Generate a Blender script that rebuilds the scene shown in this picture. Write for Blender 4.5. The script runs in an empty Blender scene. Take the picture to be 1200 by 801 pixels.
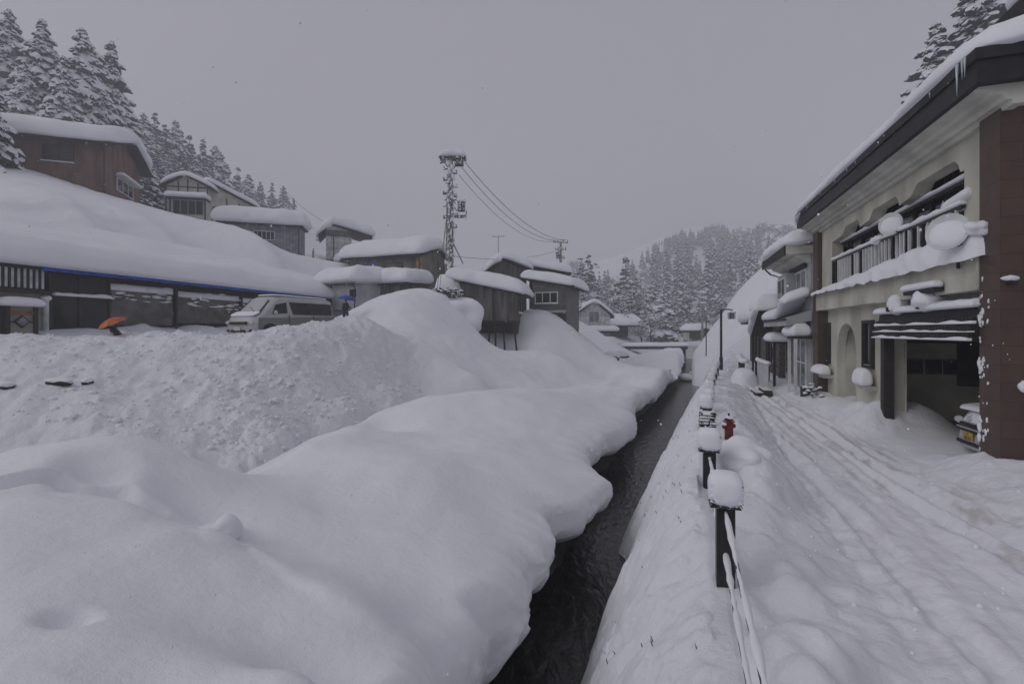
import bpy, math, random
import numpy as np
from mathutils import Vector, Matrix

random.seed(7)
rng = np.random.default_rng(11)
SC = bpy.context.scene
COL = SC.collection
FP, H0, HY = 570.0, 2.64, 388.0      # focal length in photo pixels, eye height, horizon row

# ---------------------------------------------------------------- camera, sky, sun, exposure
cam_d = bpy.data.cameras.new('camera')
cam = bpy.data.objects.new('camera', cam_d); COL.objects.link(cam)
cam.location = (0, 0, H0); cam.rotation_euler = (math.radians(90), 0, 0)
cam_d.sensor_width = 36; cam_d.lens = 36 * FP / 1200
cam_d.shift_y = -(400.5 - HY) / 1200
cam_d.clip_start = 0.05; cam_d.clip_end = 3000
SC.camera = cam

SUN_EL, SUN_AZ = math.radians(38), math.radians(250)
world = bpy.data.worlds.new('World'); SC.world = world; world.use_nodes = True
wn = world.node_tree.nodes; wl = world.node_tree.links
bg = wn['Background']
sky = wn.new('ShaderNodeTexSky'); sky.sky_type = 'NISHITA'; sky.sun_disc = False
sky.sun_elevation = SUN_EL; sky.sun_rotation = SUN_AZ; sky.dust_density = 6; sky.air_density = 1.0
hs = wn.new('ShaderNodeHueSaturation'); hs.inputs['Saturation'].default_value = 0.12
wl.new(sky.outputs[0], hs.inputs['Color'])
wm = wn.new('ShaderNodeMix'); wm.data_type = 'RGBA'; wm.inputs[0].default_value = 0.70
wl.new(hs.outputs[0], wm.inputs[6]); wm.inputs[7].default_value = (4.50, 4.44, 5.2, 1)   # even snow cloud
wl.new(wm.outputs[2], bg.inputs[0]); bg.inputs[1].default_value = 0.1

sun_d = bpy.data.lights.new('sun', 'SUN'); sun_d.energy = 0.5; sun_d.angle = math.radians(40)
sun_d.color = (1.0, 0.97, 0.95)
sun = bpy.data.objects.new('sun', sun_d); COL.objects.link(sun)
sdir = Vector((math.sin(SUN_AZ) * math.cos(SUN_EL), math.cos(SUN_AZ) * math.cos(SUN_EL), math.sin(SUN_EL)))
sun.rotation_euler = sdir.to_track_quat('Z', 'Y').to_euler(); sun.location = (0, 0, 60)

SC.view_settings.view_transform = 'Standard'; SC.view_settings.look = 'None'
SC.view_settings.gamma = 1; SC.view_settings.use_curve_mapping = False
SC.view_settings.exposure = -0.36
SC.render.engine = 'CYCLES'
SC.cycles.use_denoising = True
try: SC.cycles.denoiser = 'OPENIMAGEDENOISE'
except Exception: pass
SC.cycles.max_bounces = 6; SC.cycles.diffuse_bounces = 3; SC.cycles.volume_bounces = 3
SC.cycles.transparent_max_bounces = 8

# ---------------------------------------------------------------- noise
_perm = np.random.default_rng(3).permutation(256); _perm = np.concatenate([_perm] * 3)
_g = np.random.default_rng(4).normal(size=(256, 3)); _g /= np.linalg.norm(_g, axis=1)[:, None]
def noise3(x, y, z=0.0):
    x, y, z = np.broadcast_arrays(np.asarray(x, float), np.asarray(y, float), np.asarray(z, float))
    xi, yi, zi = np.floor(x).astype(int), np.floor(y).astype(int), np.floor(z).astype(int)
    xf, yf, zf = x - xi, y - yi, z - zi
    u, v, w = [t * t * t * (t * (t * 6 - 15) + 10) for t in (xf, yf, zf)]
    r = 0
    for a in (0, 1):
        for b in (0, 1):
            for c in (0, 1):
                h = _perm[_perm[_perm[(xi + a) & 255] + ((yi + b) & 255)] + ((zi + c) & 255)]
                gd = _g[h]
                d = gd[..., 0] * (xf - a) + gd[..., 1] * (yf - b) + gd[..., 2] * (zf - c)
                r = r + d * (u if a else 1 - u) * (v if b else 1 - v) * (w if c else 1 - w)
    return r * 1.6
def fbm(x, y, z=0.0, o=3):
    r, a, f = 0, 1.0, 1.0
    for k in range(o):
        r = r + a * noise3(x * f + 17.1 * k, y * f - 5.3 * k, np.asarray(z) * f + 3.7 * k); a *= .5; f *= 2.03
    return r
def sstep(a, b, x):
    t = np.clip((x - a) / (b - a), 0, 1); return t * t * (3 - 2 * t)

def P(px, py, Y):
    return Vector(((px - 600) / FP * Y, Y, H0 + (HY - py) / FP * Y))

# ---------------------------------------------------------------- tagging
def tag(o, label, cat, group=None, kind=None):
    if label: o['label'] = label
    if cat: o['category'] = cat
    if group: o['group'] = group
    if kind: o['kind'] = kind
    return o
def empty(name, loc, rz=0.0, label=None, cat=None, group=None):
    o = bpy.data.objects.new(name, None); o.empty_display_size = .2; COL.objects.link(o)
    o.location = loc; o.rotation_euler = (0, 0, rz)
    return tag(o, label, cat, group)
def copy_tree(o, parent=None):
    c = o.copy(); COL.objects.link(c); c.parent = parent
    for ch in list(o.children): copy_tree(ch, c)
    return c

# ---------------------------------------------------------------- mesh builder
class MB:
    def __init__(s): s.v = []; s.f = []; s.m = []; s.n = 0
    def add(s, verts, faces, mi=0):
        s.v.append(np.asarray(verts, float).reshape(-1, 3))
        for f in faces: s.f.append(tuple(int(i) + s.n for i in f)); s.m.append(mi)
        s.n += len(s.v[-1]); return s
    def box(s, x0, x1, y0, y1, z0, z1, mi=0, bev=0.0):
        if x1 < x0: x0, x1 = x1, x0
        if y1 < y0: y0, y1 = y1, y0
        if z1 < z0: z0, z1 = z1, z0
        v = [(x, y, z) for z in (z0, z1) for y in (y0, y1) for x in (x0, x1)]
        return s.add(v, [(0, 2, 3, 1), (4, 5, 7, 6), (0, 1, 5, 4), (1, 3, 7, 5), (3, 2, 6, 7), (2, 0, 4, 6)], mi)
    def tube(s, pts, r, n=8, mi=0, cap=True):
        pts = [Vector(p) for p in pts]; k = len(pts)
        rs = r if hasattr(r, '__len__') else [r] * k
        V = []; up0 = None
        for i, p in enumerate(pts):
            d = (pts[min(i + 1, k - 1)] - pts[max(i - 1, 0)]).normalized()
            a = Vector((0, 0, 1)) if abs(d.z) < .9 else Vector((1, 0, 0))
            if up0 is not None and abs(up0.dot(d)) < .95: a = up0
            e1 = d.cross(a).normalized(); e2 = e1.cross(d).normalized(); up0 = e2
            for j in range(n):
                t = 2 * math.pi * j / n
                V.append(p + (e1 * math.cos(t) + e2 * math.sin(t)) * rs[i])
        F = []
        for i in range(k - 1):
            for j in range(n):
                a, b = i * n + j, i * n + (j + 1) % n
                F.append((a, b, b + n, a + n))
        if cap: F.append(tuple(range(n))[::-1]); F.append(tuple(range((k - 1) * n, k * n)))
        return s.add([tuple(p) for p in V], F, mi)
    def prism(s, poly, y0, y1, axis='y', mi=0):
        """poly in (a,b); axis = extrusion axis. y: (x,z); x: (y,z); z: (x,y)"""
        n = len(poly); V = []
        for t in (y0, y1):
            for a, b in poly:
                V.append((a, t, b) if axis == 'y' else (t, a, b) if axis == 'x' else (a, b, t))
        F = [tuple(range(n)), tuple(range(n, 2 * n))[::-1]]
        for i in range(n):
            j = (i + 1) % n; F.append((i, i + n, j + n, j))
        return s.add(V, F, mi)
    def blob(s, c, rad, sub=2, seed=0, amp=.18, mi=0, fr=1.3):
        v, f = ico(sub)
        r = np.array(rad if hasattr(rad, '__len__') else (rad,) * 3, float)
        k = 1 + amp * noise3(v[:, 0] * fr + seed * 7.3, v[:, 1] * fr + seed * 3.1, v[:, 2] * fr)
        s.add(v * k[:, None] * r + np.array(c, float), f, mi); return s
    def grid(s, X, Y, Z, mi=0):
        h, w = X.shape; idx = np.arange(h * w).reshape(h, w)
        V = np.stack([X, Y, Z], -1).reshape(-1, 3)
        F = np.stack([idx[:-1, :-1], idx[:-1, 1:], idx[1:, 1:], idx[1:, :-1]], -1).reshape(-1, 4)
        s.v.append(V); s.f.extend(map(tuple, (F + s.n).tolist())); s.m.extend([mi] * len(F)); s.n += len(V); return s
    def transform(s, M):
        s.v = [(np.c_[v, np.ones(len(v))] @ np.array(M).T)[:, :3] for v in s.v]; return s
    def build(s, name, mats, parent=None, smooth=False, bevel=0, loc=None, rz=None):
        me = bpy.data.meshes.new(name)
        V = np.concatenate(s.v) if s.v else np.zeros((0, 3))
        me.vertices.add(len(V)); me.vertices.foreach_set('co', V.astype(np.float32).ravel())
        ls = np.array([len(f) for f in s.f]); st = np.r_[0, np.cumsum(ls)[:-1]]
        me.loops.add(int(ls.sum())); me.loops.foreach_set('vertex_index', np.concatenate([np.array(f) for f in s.f]) if len(s.f) < 60000 else np.array(s.f).ravel())
        me.polygons.add(len(ls)); me.polygons.foreach_set('loop_start', st); me.polygons.foreach_set('loop_total', ls)
        me.polygons.foreach_set('material_index', np.array(s.m)); me.polygons.foreach_set('use_smooth', np.full(len(ls), bool(smooth)))
        me.update(calc_edges=True); me.validate()
        for m in (mats if isinstance(mats, (list, tuple)) else [mats]): me.materials.append(m)
        o = bpy.data.objects.new(name, me); COL.objects.link(o)
        if parent is not None: o.parent = parent
        if loc is not None: o.location = loc
        if rz is not None: o.rotation_euler = (0, 0, rz)
        if bevel:
            b = o.modifiers.new('bevel', 'BEVEL'); b.width = bevel; b.segments = 2; b.limit_method = 'ANGLE'
        return o
_ico = {}
def ico(sub):
    if sub in _ico: return _ico[sub]
    import bmesh
    bm = bmesh.new(); bmesh.ops.create_icosphere(bm, subdivisions=sub, radius=1)
    v = np.array([tuple(a.co) for a in bm.verts]); f = [tuple(x.index for x in a.verts) for a in bm.faces]; bm.free()
    _ico[sub] = (v, f); return _ico[sub]

def pillow(mb, x0, x1, y0, y1, T, base=None, r=None, seed=0.0, nx=40, ny=26, wob=.1, mid=.32, droop=0.0, corner=7, rough=.03):
    """Lump of snow lying over a rectangle; base(x,y) is the surface it lies on."""
    cx, cy, hx, hy = (x0 + x1) / 2, (y0 + y1) / 2, (x1 - x0) / 2, (y1 - y0) / 2
    r = r or T * .9
    a = np.sin(np.linspace(-math.pi / 2, math.pi / 2, nx)); b = np.sin(np.linspace(-math.pi / 2, math.pi / 2, ny))
    U, V = np.meshgrid(a, b)
    m = np.maximum(abs(U), abs(V)); n = (abs(U) ** corner + abs(V) ** corner) ** (1 / corner) + 1e-9
    k = np.where(m > 0, m / n, 1); U2, V2 = U * k, V * k
    dd = np.minimum((1 - abs(U)) * hx, (1 - abs(V)) * hy)
    e = np.clip(dd / r, 0, 1); prof = np.sqrt(np.clip(1 - (1 - e) ** 2, 0, 1))
    X = cx + U2 * hx; Y = cy + V2 * hy
    wl_ = 1 - e
    X = X + wob * T * wl_ * noise3(X * .8 + seed, Y * .8, seed); Y = Y + wob * T * wl_ * noise3(X * .8, Y * .8 + seed, seed + 5)
    Tn = T * (1 + .16 * noise3(X * .45 + seed, Y * .45, 1.7) + rough * noise3(X * 2 + seed, Y * 2, 4))
    zb = base(X, Y) if base else np.zeros_like(X)
    dr = droop * (1 - e) ** 2
    Zt = zb + mid * T + (Tn - mid * T) * prof - dr
    eb = np.clip(dd / (r * .5), 0, 1)
    Zb = zb + mid * T * (1 - np.sqrt(np.clip(1 - (1 - eb) ** 2, 0, 1))) - dr + .004
    h, w = X.shape; N = h * w; idx = np.arange(N).reshape(h, w)
    edge = np.zeros((h, w), bool); edge[0] = edge[-1] = True; edge[:, 0] = edge[:, -1] = True
    idb = np.where(edge, idx, idx + N)
    Vv = np.concatenate([np.stack([X, Y, Zt], -1).reshape(-1, 3), np.stack([X, Y, Zb], -1).reshape(-1, 3)])
    F = np.stack([idx[:-1, :-1], idx[:-1, 1:], idx[1:, 1:], idx[1:, :-1]], -1).reshape(-1, 4)
    G = np.stack([idb[:-1, :-1], idb[1:, :-1], idb[1:, 1:], idb[:-1, 1:]], -1).reshape(-1, 4)
    mb.add(Vv, np.concatenate([F, G]).tolist()); return mb

# ---------------------------------------------------------------- materials
def nd(nt, t, **k):
    n = nt.nodes.new(t)
    for a, b in k.items(): setattr(n, a, b)
    return n
def mat(name, col, rough=.7, var=.15, scale=3.0, bump=0.0, bscale=30.0, metal=0.0, snow=None, snow_noise=1.5, snow_scale=9.0, streak=None, col2=None, spec=.4):
    m = bpy.data.materials.new(name); m.use_nodes = True; nt = m.node_tree; L = nt.links
    b = nt.nodes['Principled BSDF']; b.inputs['Roughness'].default_value = rough; b.inputs['Metallic'].default_value = metal
    b.inputs['Specular IOR Level'].default_value = spec
    tc = nd(nt, 'ShaderNodeTexCoord'); src = tc.outputs['Object']
    if streak:
        mp = nd(nt, 'ShaderNodeMapping'); mp.inputs['Scale'].default_value = streak; L.new(src, mp.inputs[0]); src2 = mp.outputs[0]
    else: src2 = src
    nz = nd(nt, 'ShaderNodeTexNoise'); nz.inputs['Scale'].default_value = scale; nz.inputs['Detail'].default_value = 4; L.new(src2, nz.inputs['Vector'])
    mx = nd(nt, 'ShaderNodeMix', data_type='RGBA')
    c2 = col2 or tuple(c * (1 - var * 2) for c in col)
    c1 = col if col2 else tuple(min(1, c * (1 + var)) for c in col)
    mx.inputs[6].default_value = (*c1, 1); mx.inputs[7].default_value = (*c2, 1)
    rp = nd(nt, 'ShaderNodeMapRange'); rp.inputs[1].default_value = .35; rp.inputs[2].default_value = .65
    L.new(nz.outputs[0], rp.inputs[0]); L.new(rp.outputs[0], mx.inputs[0])
    out = mx.outputs[2]
    if bump:
        bn = nd(nt, 'ShaderNodeTexNoise'); bn.inputs['Scale'].default_value = bscale; bn.inputs['Detail'].default_value = 5; L.new(src2, bn.inputs['Vector'])
        bp = nd(nt, 'ShaderNodeBump'); bp.inputs['Strength'].default_value = bump; bp.inputs['Distance'].default_value = .02
        L.new(bn.outputs[0], bp.inputs['Height']); L.new(bp.outputs[0], b.inputs['Normal'])
    if snow is not None:      # settled snow clinging to faces that look up, ragged edge
        ge = nd(nt, 'ShaderNodeNewGeometry'); sp = nd(nt, 'ShaderNodeSeparateXYZ'); L.new(ge.outputs['Normal'], sp.inputs[0])
        n2 = nd(nt, 'ShaderNodeTexNoise'); n2.inputs['Scale'].default_value = snow_scale; n2.inputs['Detail'].default_value = 3; L.new(src, n2.inputs['Vector'])
        ma = nd(nt, 'ShaderNodeMath', operation='SUBTRACT'); L.new(n2.outputs[0], ma.inputs[0]); ma.inputs[1].default_value = .5
        mb_ = nd(nt, 'ShaderNodeMath', operation='MULTIPLY_ADD'); L.new(ma.outputs[0], mb_.inputs[0]); mb_.inputs[1].default_value = snow_noise; L.new(sp.outputs[2], mb_.inputs[2])
        r2 = nd(nt, 'ShaderNodeMapRange'); r2.inputs[1].default_value = snow; r2.inputs[2].default_value = snow + .12; L.new(mb_.outputs[0], r2.inputs[0])
        m2 = nd(nt, 'ShaderNodeMix', data_type='RGBA'); L.new(r2.outputs[0], m2.inputs[0]); L.new(out, m2.inputs[6]); m2.inputs[7].default_value = (.80, .81, .85, 1)
        out = m2.outputs[2]
        r3 = nd(nt, 'ShaderNodeMapRange'); r3.inputs[3].default_value = rough; r3.inputs[4].default_value = .8; L.new(r2.outputs[0], r3.inputs[0]); L.new(r3.outputs[0], b.inputs['Roughness'])
    L.new(out, b.inputs['Base Color'])
    return m

def snow_mat(name, fine=.25, dirt=False):
    m = bpy.data.materials.new(name); m.use_nodes = True; nt = m.node_tree; L = nt.links
    b = nt.nodes['Principled BSDF']; b.inputs['Roughness'].default_value = .75; b.inputs['Specular IOR Level'].default_value = .25
    tc = nd(nt, 'ShaderNodeTexCoord')
    def nz(sc, det=4):
        n = nd(nt, 'ShaderNodeTexNoise'); n.inputs['Scale'].default_value = sc; n.inputs['Detail'].default_value = det; L.new(tc.outputs['Object'], n.inputs['Vector']); return n.outputs[0]
    mx = nd(nt, 'ShaderNodeMix', data_type='RGBA'); mx.inputs[6].default_value = (.80, .81, .86, 1); mx.inputs[7].default_value = (.86, .865, .90, 1)
    L.new(nz(1.3), mx.inputs[0]); out = mx.outputs[2]
    hsum = nd(nt, 'ShaderNodeMath', operation='MULTIPLY_ADD'); L.new(nz(70, 3), hsum.inputs[0]); hsum.inputs[1].default_value = .35; L.new(nz(11, 4), hsum.inputs[2])
    bp = nd(nt, 'ShaderNodeBump'); bp.inputs['Strength'].default_value = fine; bp.inputs['Distance'].default_value = .03
    hh = hsum.outputs[0]
    if dirt:
        at = nd(nt, 'ShaderNodeAttribute'); at.attribute_name = 'dirt'
        at2 = nd(nt, 'ShaderNodeAttribute'); at2.attribute_name = 'rough'
        m2 = nd(nt, 'ShaderNodeMix', data_type='RGBA'); L.new(at.outputs['Fac'], m2.inputs[0]); L.new(out, m2.inputs[6]); m2.inputs[7].default_value = (.36, .31, .27, 1); out = m2.outputs[2]
        # crumbly ploughed snow
        vo = nd(nt, 'ShaderNodeTexNoise'); vo.inputs['Scale'].default_value = 6; vo.inputs['Detail'].default_value = 7; vo.inputs['Roughness'].default_value = .68; L.new(tc.outputs['Object'], vo.inputs['Vector'])
        mu = nd(nt, 'ShaderNodeMath', operation='MULTIPLY'); L.new(vo.outputs[0], mu.inputs[0]); L.new(at2.outputs['Fac'], mu.inputs[1])
        ad = nd(nt, 'ShaderNodeMath', operation='MULTIPLY_ADD'); L.new(mu.outputs[0], ad.inputs[0]); ad.inputs[1].default_value = 9.0; L.new(hh, ad.inputs[2]); hh = ad.outputs[0]
    L.new(hh, bp.inputs['Height']); L.new(bp.outputs[0], b.inputs['Normal']); L.new(out, b.inputs['Base Color'])
    return m

def tile_mat(name, col, mortar, bw, bh, axis_swap=True, rough=.5, snow=None):
    m = bpy.data.materials.new(name); m.use_nodes = True; nt = m.node_tree; L = nt.links
    b = nt.nodes['Principled BSDF']; b.inputs['Roughness'].default_value = rough
    tc = nd(nt, 'ShaderNodeTexCoord'); sp = nd(nt, 'ShaderNodeSeparateXYZ'); L.new(tc.outputs['Object'], sp.inputs[0])
    ad = nd(nt, 'ShaderNodeMath', operation='ADD'); L.new(sp.outputs[0], ad.inputs[0]); L.new(sp.outputs[1], ad.inputs[1])
    cb = nd(nt, 'ShaderNodeCombineXYZ'); L.new(ad.outputs[0], cb.inputs[0]); L.new(sp.outputs[2], cb.inputs[1])
    br = nd(nt, 'ShaderNodeTexBrick'); L.new(cb.outputs[0], br.inputs[0]); br.offset = 0 if axis_swap is None else .5
    br.inputs['Color1'].default_value = (*col, 1); br.inputs['Color2'].default_value = (*[c * .82 for c in col], 1); br.inputs['Mortar'].default_value = (*mortar, 1)
    br.inputs['Scale'].default_value = 1; br.inputs['Mortar Size'].default_value = .006; br.inputs['Brick Width'].default_value = bw; br.inputs['Row Height'].default_value = bh
    nz = nd(nt, 'ShaderNodeTexNoise'); nz.inputs['Scale'].default_value = 2.5; nz.inputs['Detail'].default_value = 5; L.new(tc.outputs['Object'], nz.inputs[0])
    mx = nd(nt, 'ShaderNodeMix', data_type='RGBA', blend_type='MULTIPLY'); mx.inputs[0].default_value = .5; L.new(br.outputs[0], mx.inputs[6]); L.new(nz.outputs[0], mx.inputs[7])
    L.new(mx.outputs[2], b.inputs['Base Color'])
    bp = nd(nt, 'ShaderNodeBump'); bp.inputs['Strength'].default_value = .4; bp.inputs['Distance'].default_value = .01; L.new(br.outputs[1], bp.inputs['Height']); bp.invert = True; L.new(bp.outputs[0], b.inputs['Normal'])
    return m

def lap_mat(name, col, pitch, axis=2, depth=.6, rough=.65, var=.2):
    """boards or corrugation: ridges repeated along one object axis"""
    m = mat(name, col, rough, var, 2.0); nt = m.node_tree; L = nt.links; b = nt.nodes['Principled BSDF']
    tc = nd(nt, 'ShaderNodeTexCoord'); sp = nd(nt, 'ShaderNodeSeparateXYZ'); L.new(tc.outputs['Object'], sp.inputs[0])
    if axis == 'h':
        a = nd(nt, 'ShaderNodeMath', operation='ADD'); L.new(sp.outputs[0], a.inputs[0]); L.new(sp.outputs[1], a.inputs[1]); s_ = a.outputs[0]
    else: s_ = sp.outputs[axis]
    mu = nd(nt, 'ShaderNodeMath', operation='MULTIPLY'); L.new(s_, mu.inputs[0]); mu.inputs[1].default_value = 1 / pitch
    fr = nd(nt, 'ShaderNodeMath', operation='FRACT'); L.new(mu.outputs[0], fr.inputs[0])
    bp = nd(nt, 'ShaderNodeBump'); bp.inputs['Strength'].default_value = depth; bp.inputs['Distance'].default_value = .02
    L.new(fr.outputs[0], bp.inputs['Height']); L.new(bp.outputs[0], b.inputs['Normal'])
    lt = nd(nt, 'ShaderNodeMath', operation='LESS_THAN'); L.new(fr.outputs[0], lt.inputs[0]); lt.inputs[1].default_value = .1
    src = b.inputs['Base Color'].links[0].from_socket
    mx = nd(nt, 'ShaderNodeMix', data_type='RGBA'); L.new(lt.outputs[0], mx.inputs[0]); L.new(src, mx.inputs[6]); mx.inputs[7].default_value = (*[c * .45 for c in col], 1)
    L.new(mx.outputs[2], b.inputs['Base Color'])
    return m

M = dict(
    snow=snow_mat('snow', .18), ground=snow_mat('ground_snow', .48, True),
    cream=mat('cream_render', (.54, .53, .445), .8, .14, 1.1, .25, 45, streak=(1, 1, .35)),
    cream_trim=mat('cream_trim', (.52, .52, .46), .7, .12, 1.5),
    brown_tile=tile_mat('brown_tile', (.105, .060, .042), (.05, .032, .026), .60, .30),
    fascia=mat('dark_fascia', (.018, .019, .023), .6, .2, 3),
    dark_wood=mat('dark_wood', (.026, .021, .019), .7, .25, 4, .2, 30, streak=(6, 6, .6)),
    dark_snowy=mat('dark_wood_snowy', (.026, .022, .02), .7, .2, 4, snow=.55, snow_noise=2.2, snow_scale=7),
    black=mat('black_paint', (.018, .018, .02), .45, .2, 6, snow=.62, snow_noise=2.6, snow_scale=9),
    black_plain=mat('black_plain', (.015, .015, .017), .6, .2, 6),
    rail_white=mat('snowed_baluster', (.10, .10, .105), .6, .2, 6, snow=.05, snow_noise=2.8, snow_scale=7),
    glass=mat('window_glass', (.012, .015, .018), .06, .2, 1.2, spec=.3),
    glass_frost=mat('frosted_pane', (.20, .22, .24), .25, .3, 2.5, spec=.5),
    white=mat('white_paint', (.62, .63, .64), .5, .06, 3),
    white_wall=lap_mat('white_boarding', (.58, .59, .60), .22, 2, .5),
    grey_wall=lap_mat('grey_boarding', (.235, .245, .275), .3, 'h', .35),
    light_grey=mat('pale_grey_render', (.42, .43, .45), .8, .1, 1.2),
    olive=mat('olive_wall', (.16, .155, .135), .8, .25, 1.2, .1, 20, streak=(1, 1, .4)),
    brownish=mat('weathered_brown_wall', (.115, .108, .098), .85, .3, 1.4, .2, 18, streak=(2, 2, .3)),
    brown2=lap_mat('grey_brown_boarding', (.125, .122, .12), .25, 2, .5),
    redwall=mat('red_brown_wall', (.165, .098, .076), .85, .22, 1.0, .25, 14, streak=(1.5, 1.5, .5)),
    timber=mat('black_timber', (.02, .02, .022), .7, .2, 4),
    plaster=mat('pale_plaster', (.50, .50, .46), .85, .1, 1.5),
    yellow=mat('ochre_post', (.36, .24, .10), .8, .2, 2),
    bluetarp=mat('blue_tarp', (.015, .07, .42), .5, .25, 5, .4, 9),
    bluepane=mat('blue_curtain_pane', (.12, .17, .36), .4, .2, 3),
    reed=lap_mat('reed_screen', (.17, .16, .15), .035, 2, .9),
    panelw=mat('pale_corrugated_panel', (.55, .60, .60), .5, .12, 3),
    beige=mat('beige_wall', (.27, .26, .22), .8, .15, 1.5),
    orangewood=mat('orange_wood', (.28, .11, .045), .7, .2, 5),
    orange=mat('orange_fabric', (.55, .13, .03), .6, .15, 4),
    blue_umb=mat('blue_fabric', (.03, .06, .34), .6, .15, 4),
    cloth_dark=mat('dark_clothing', (.03, .03, .035), .85, .2, 5), cloth2=mat('navy_clothing', (.035, .045, .08), .85, .2, 5),
    skin=mat('skin', (.45, .28, .2), .6, .05, 5), hair=mat('dark_hair', (.02, .016, .014), .6, .1, 9),
    grey_metal=mat('grey_metal', (.22, .23, .24), .45, .15, 4, snow=.6, snow_noise=2.0, snow_scale=8),
    concrete=mat('pole_concrete', (.24, .24, .235), .85, .15, 5, .2, 40, snow=.22, snow_noise=2.4, snow_scale=5),
    polegear=mat('pole_fittings', (.05, .05, .055), .6, .2, 5, snow=.05, snow_noise=2.4, snow_scale=9),
    wire=mat('wire', (.06, .06, .065), .6, .1, 5),
    van_silver=mat('van_silver', (.20, .20, .19), .35, .05, 2, metal=.3), van_white=mat('van_white', (.46, .46, .47), .3, .04, 2),
    tyre=mat('tyre', (.02, .02, .02), .9, .2, 8), rim=mat('rim', (.35, .35, .36), .35, .1, 4, metal=.7),
    lamp=mat('headlight_glass', (.5, .5, .52), .15, .1, 3), chrome=mat('chrome', (.5, .5, .5), .25, .1, 4, metal=.9),
    car=mat('frosty_car_paint', (.42, .43, .47), .5, .1, 2, snow=.45, snow_noise=1.8, snow_scale=6),
    plate_y=mat('yellow_plate', (.42, .28, .04), .5, .05, 4), ink=mat('ink', (.01, .01, .01), .6, .1, 4), plate_w=mat('white_plate', (.6, .6, .6), .5, .05, 4), green_ink=mat('green_ink', (.02,.12,.05), .6,.1,4),
    red=mat('red_paint', (.15, .012, .014), .5, .2, 6, snow=.85, snow_noise=1.4, snow_scale=14),
    rock=mat('dark_rock', (.045, .043, .04), .85, .3, 3, .5, 8, snow=.5, snow_noise=1.3, snow_scale=3),
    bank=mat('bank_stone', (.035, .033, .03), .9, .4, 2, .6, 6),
    bark=mat('bark', (.06, .05, .042), .9, .3, 6, .3, 20, snow=.35, snow_noise=1.6, snow_scale=5),
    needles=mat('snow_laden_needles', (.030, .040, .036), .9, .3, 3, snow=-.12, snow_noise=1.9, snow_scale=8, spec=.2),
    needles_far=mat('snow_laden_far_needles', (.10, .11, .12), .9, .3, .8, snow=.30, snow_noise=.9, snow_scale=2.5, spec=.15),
    rimed=mat('rimed_wood', (.20, .205, .225), .9, .2, .3, snow=.5, snow_noise=.8, snow_scale=.8, spec=.1),  # rime, with the base colour also lightened to make up for thinner haze
    twig=mat('rimed_twigs', (.10, .09, .09), .9, .2, 2, snow=.0, snow_noise=1.2, snow_scale=2, spec=.2),
    ice=mat('icicle_ice', (.55, .62, .66), .15, .1, 6, spec=.6),
    interior=mat('garage_wall', (.62, .60, .50), .85, .1, 1.2, .1, 30),
    floor_c=mat('garage_floor', (.14, .135, .13), .9, .3, 2),
    plank=mat('grey_planks', (.11, .10, .09), .85, .3, 2, .3, 20, streak=(.4, 5, 5), snow=.9, snow_noise=1.2, snow_scale=5),
    brick=tile_mat('brick_base', (.24, .19, .15), (.10, .09, .085), .3, .15),
)
# ================================================================ TERRAIN
class TPS:
    def __init__(s, pts, reg=1e-3, extra=()):
        A = []; Z = []
        for px, py, Y in pts:
            A.append(((px - 600) / FP, 1.3 * math.log(Y))); Z.append(H0 + (HY - py) / FP * Y)
        for X, Y, z in extra:
            A.append((X / Y, 1.3 * math.log(Y))); Z.append(z)
        A = np.array(A); Z = np.array(Z); n = len(A); s.A = A
        K = s.k(np.linalg.norm(A[:, None] - A[None], axis=2)) + reg * np.eye(n)
        Pm = np.c_[np.ones(n), A]
        S = np.zeros((n + 3, n + 3)); S[:n, :n] = K; S[:n, n:] = Pm; S[n:, :n] = Pm.T
        sol = np.linalg.lstsq(S, np.r_[Z, 0, 0, 0], rcond=None)[0]; s.w = sol[:n]; s.c = sol[n:]
    def k(s, r): return r * r * np.log(r + 1e-9)
    def __call__(s, X, Y):
        X = np.asarray(X, float); Y = np.asarray(Y, float)
        a = X / Y; b = 1.3 * np.log(Y)
        out = s.c[0] + s.c[1] * a + s.c[2] * b
        for i in range(len(s.A)):
            out = out + s.w[i] * s.k(np.sqrt((a - s.A[i, 0]) ** 2 + (b - s.A[i, 1]) ** 2))
        return out

LIP = np.array([(0.5,-1.8),(1,-1.6),(3,-1.0),(4.6,-.55),(5.2,-.34),(5.6,-.30),(5.9,-.02),(6.4,.12),(7.1,.30),(7.5,.42),(8.2,.55),(8.84,.62),(9.1,.80),(9.5,1.42),(10.2,1.75),(10.9,2.0),(11.6,2.02),(12.4,1.95),(13.4,2.1),(14.75,2.5),(16.0,3.45),(17.2,4.1),(18.7,4.75),(20.5,5.0),(23.1,5.75),(26.2,7.3),(30,9.1),(36.3,11.7),(45,15.5),(59,20.7),(80,28.6),(120,43),(300,110)])
def lipx(Y): return np.interp(Y, LIP[:, 0], LIP[:, 1]) + .16 * noise3(np.asarray(Y) * .9, 3.3, 0) * (np.asarray(Y) < 70) + .07 * noise3(np.asarray(Y) * 3.1, 9.3, 0)
def lipw(Y): return np.interp(Y, [3, 5.6, 7.6, 9], [.30, .38, .72, .80])
ZT = np.array([(0.5,.1),(3,0),(5,-.22),(8,-.42),(11,-.30),(14,-.42),(17,-.35),(20,-.45),(26,-.45),(36,-.35),(45,-.25),(57,-.3),(64,-1.2),(75,-1.4),(300,-1.4)])
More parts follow.
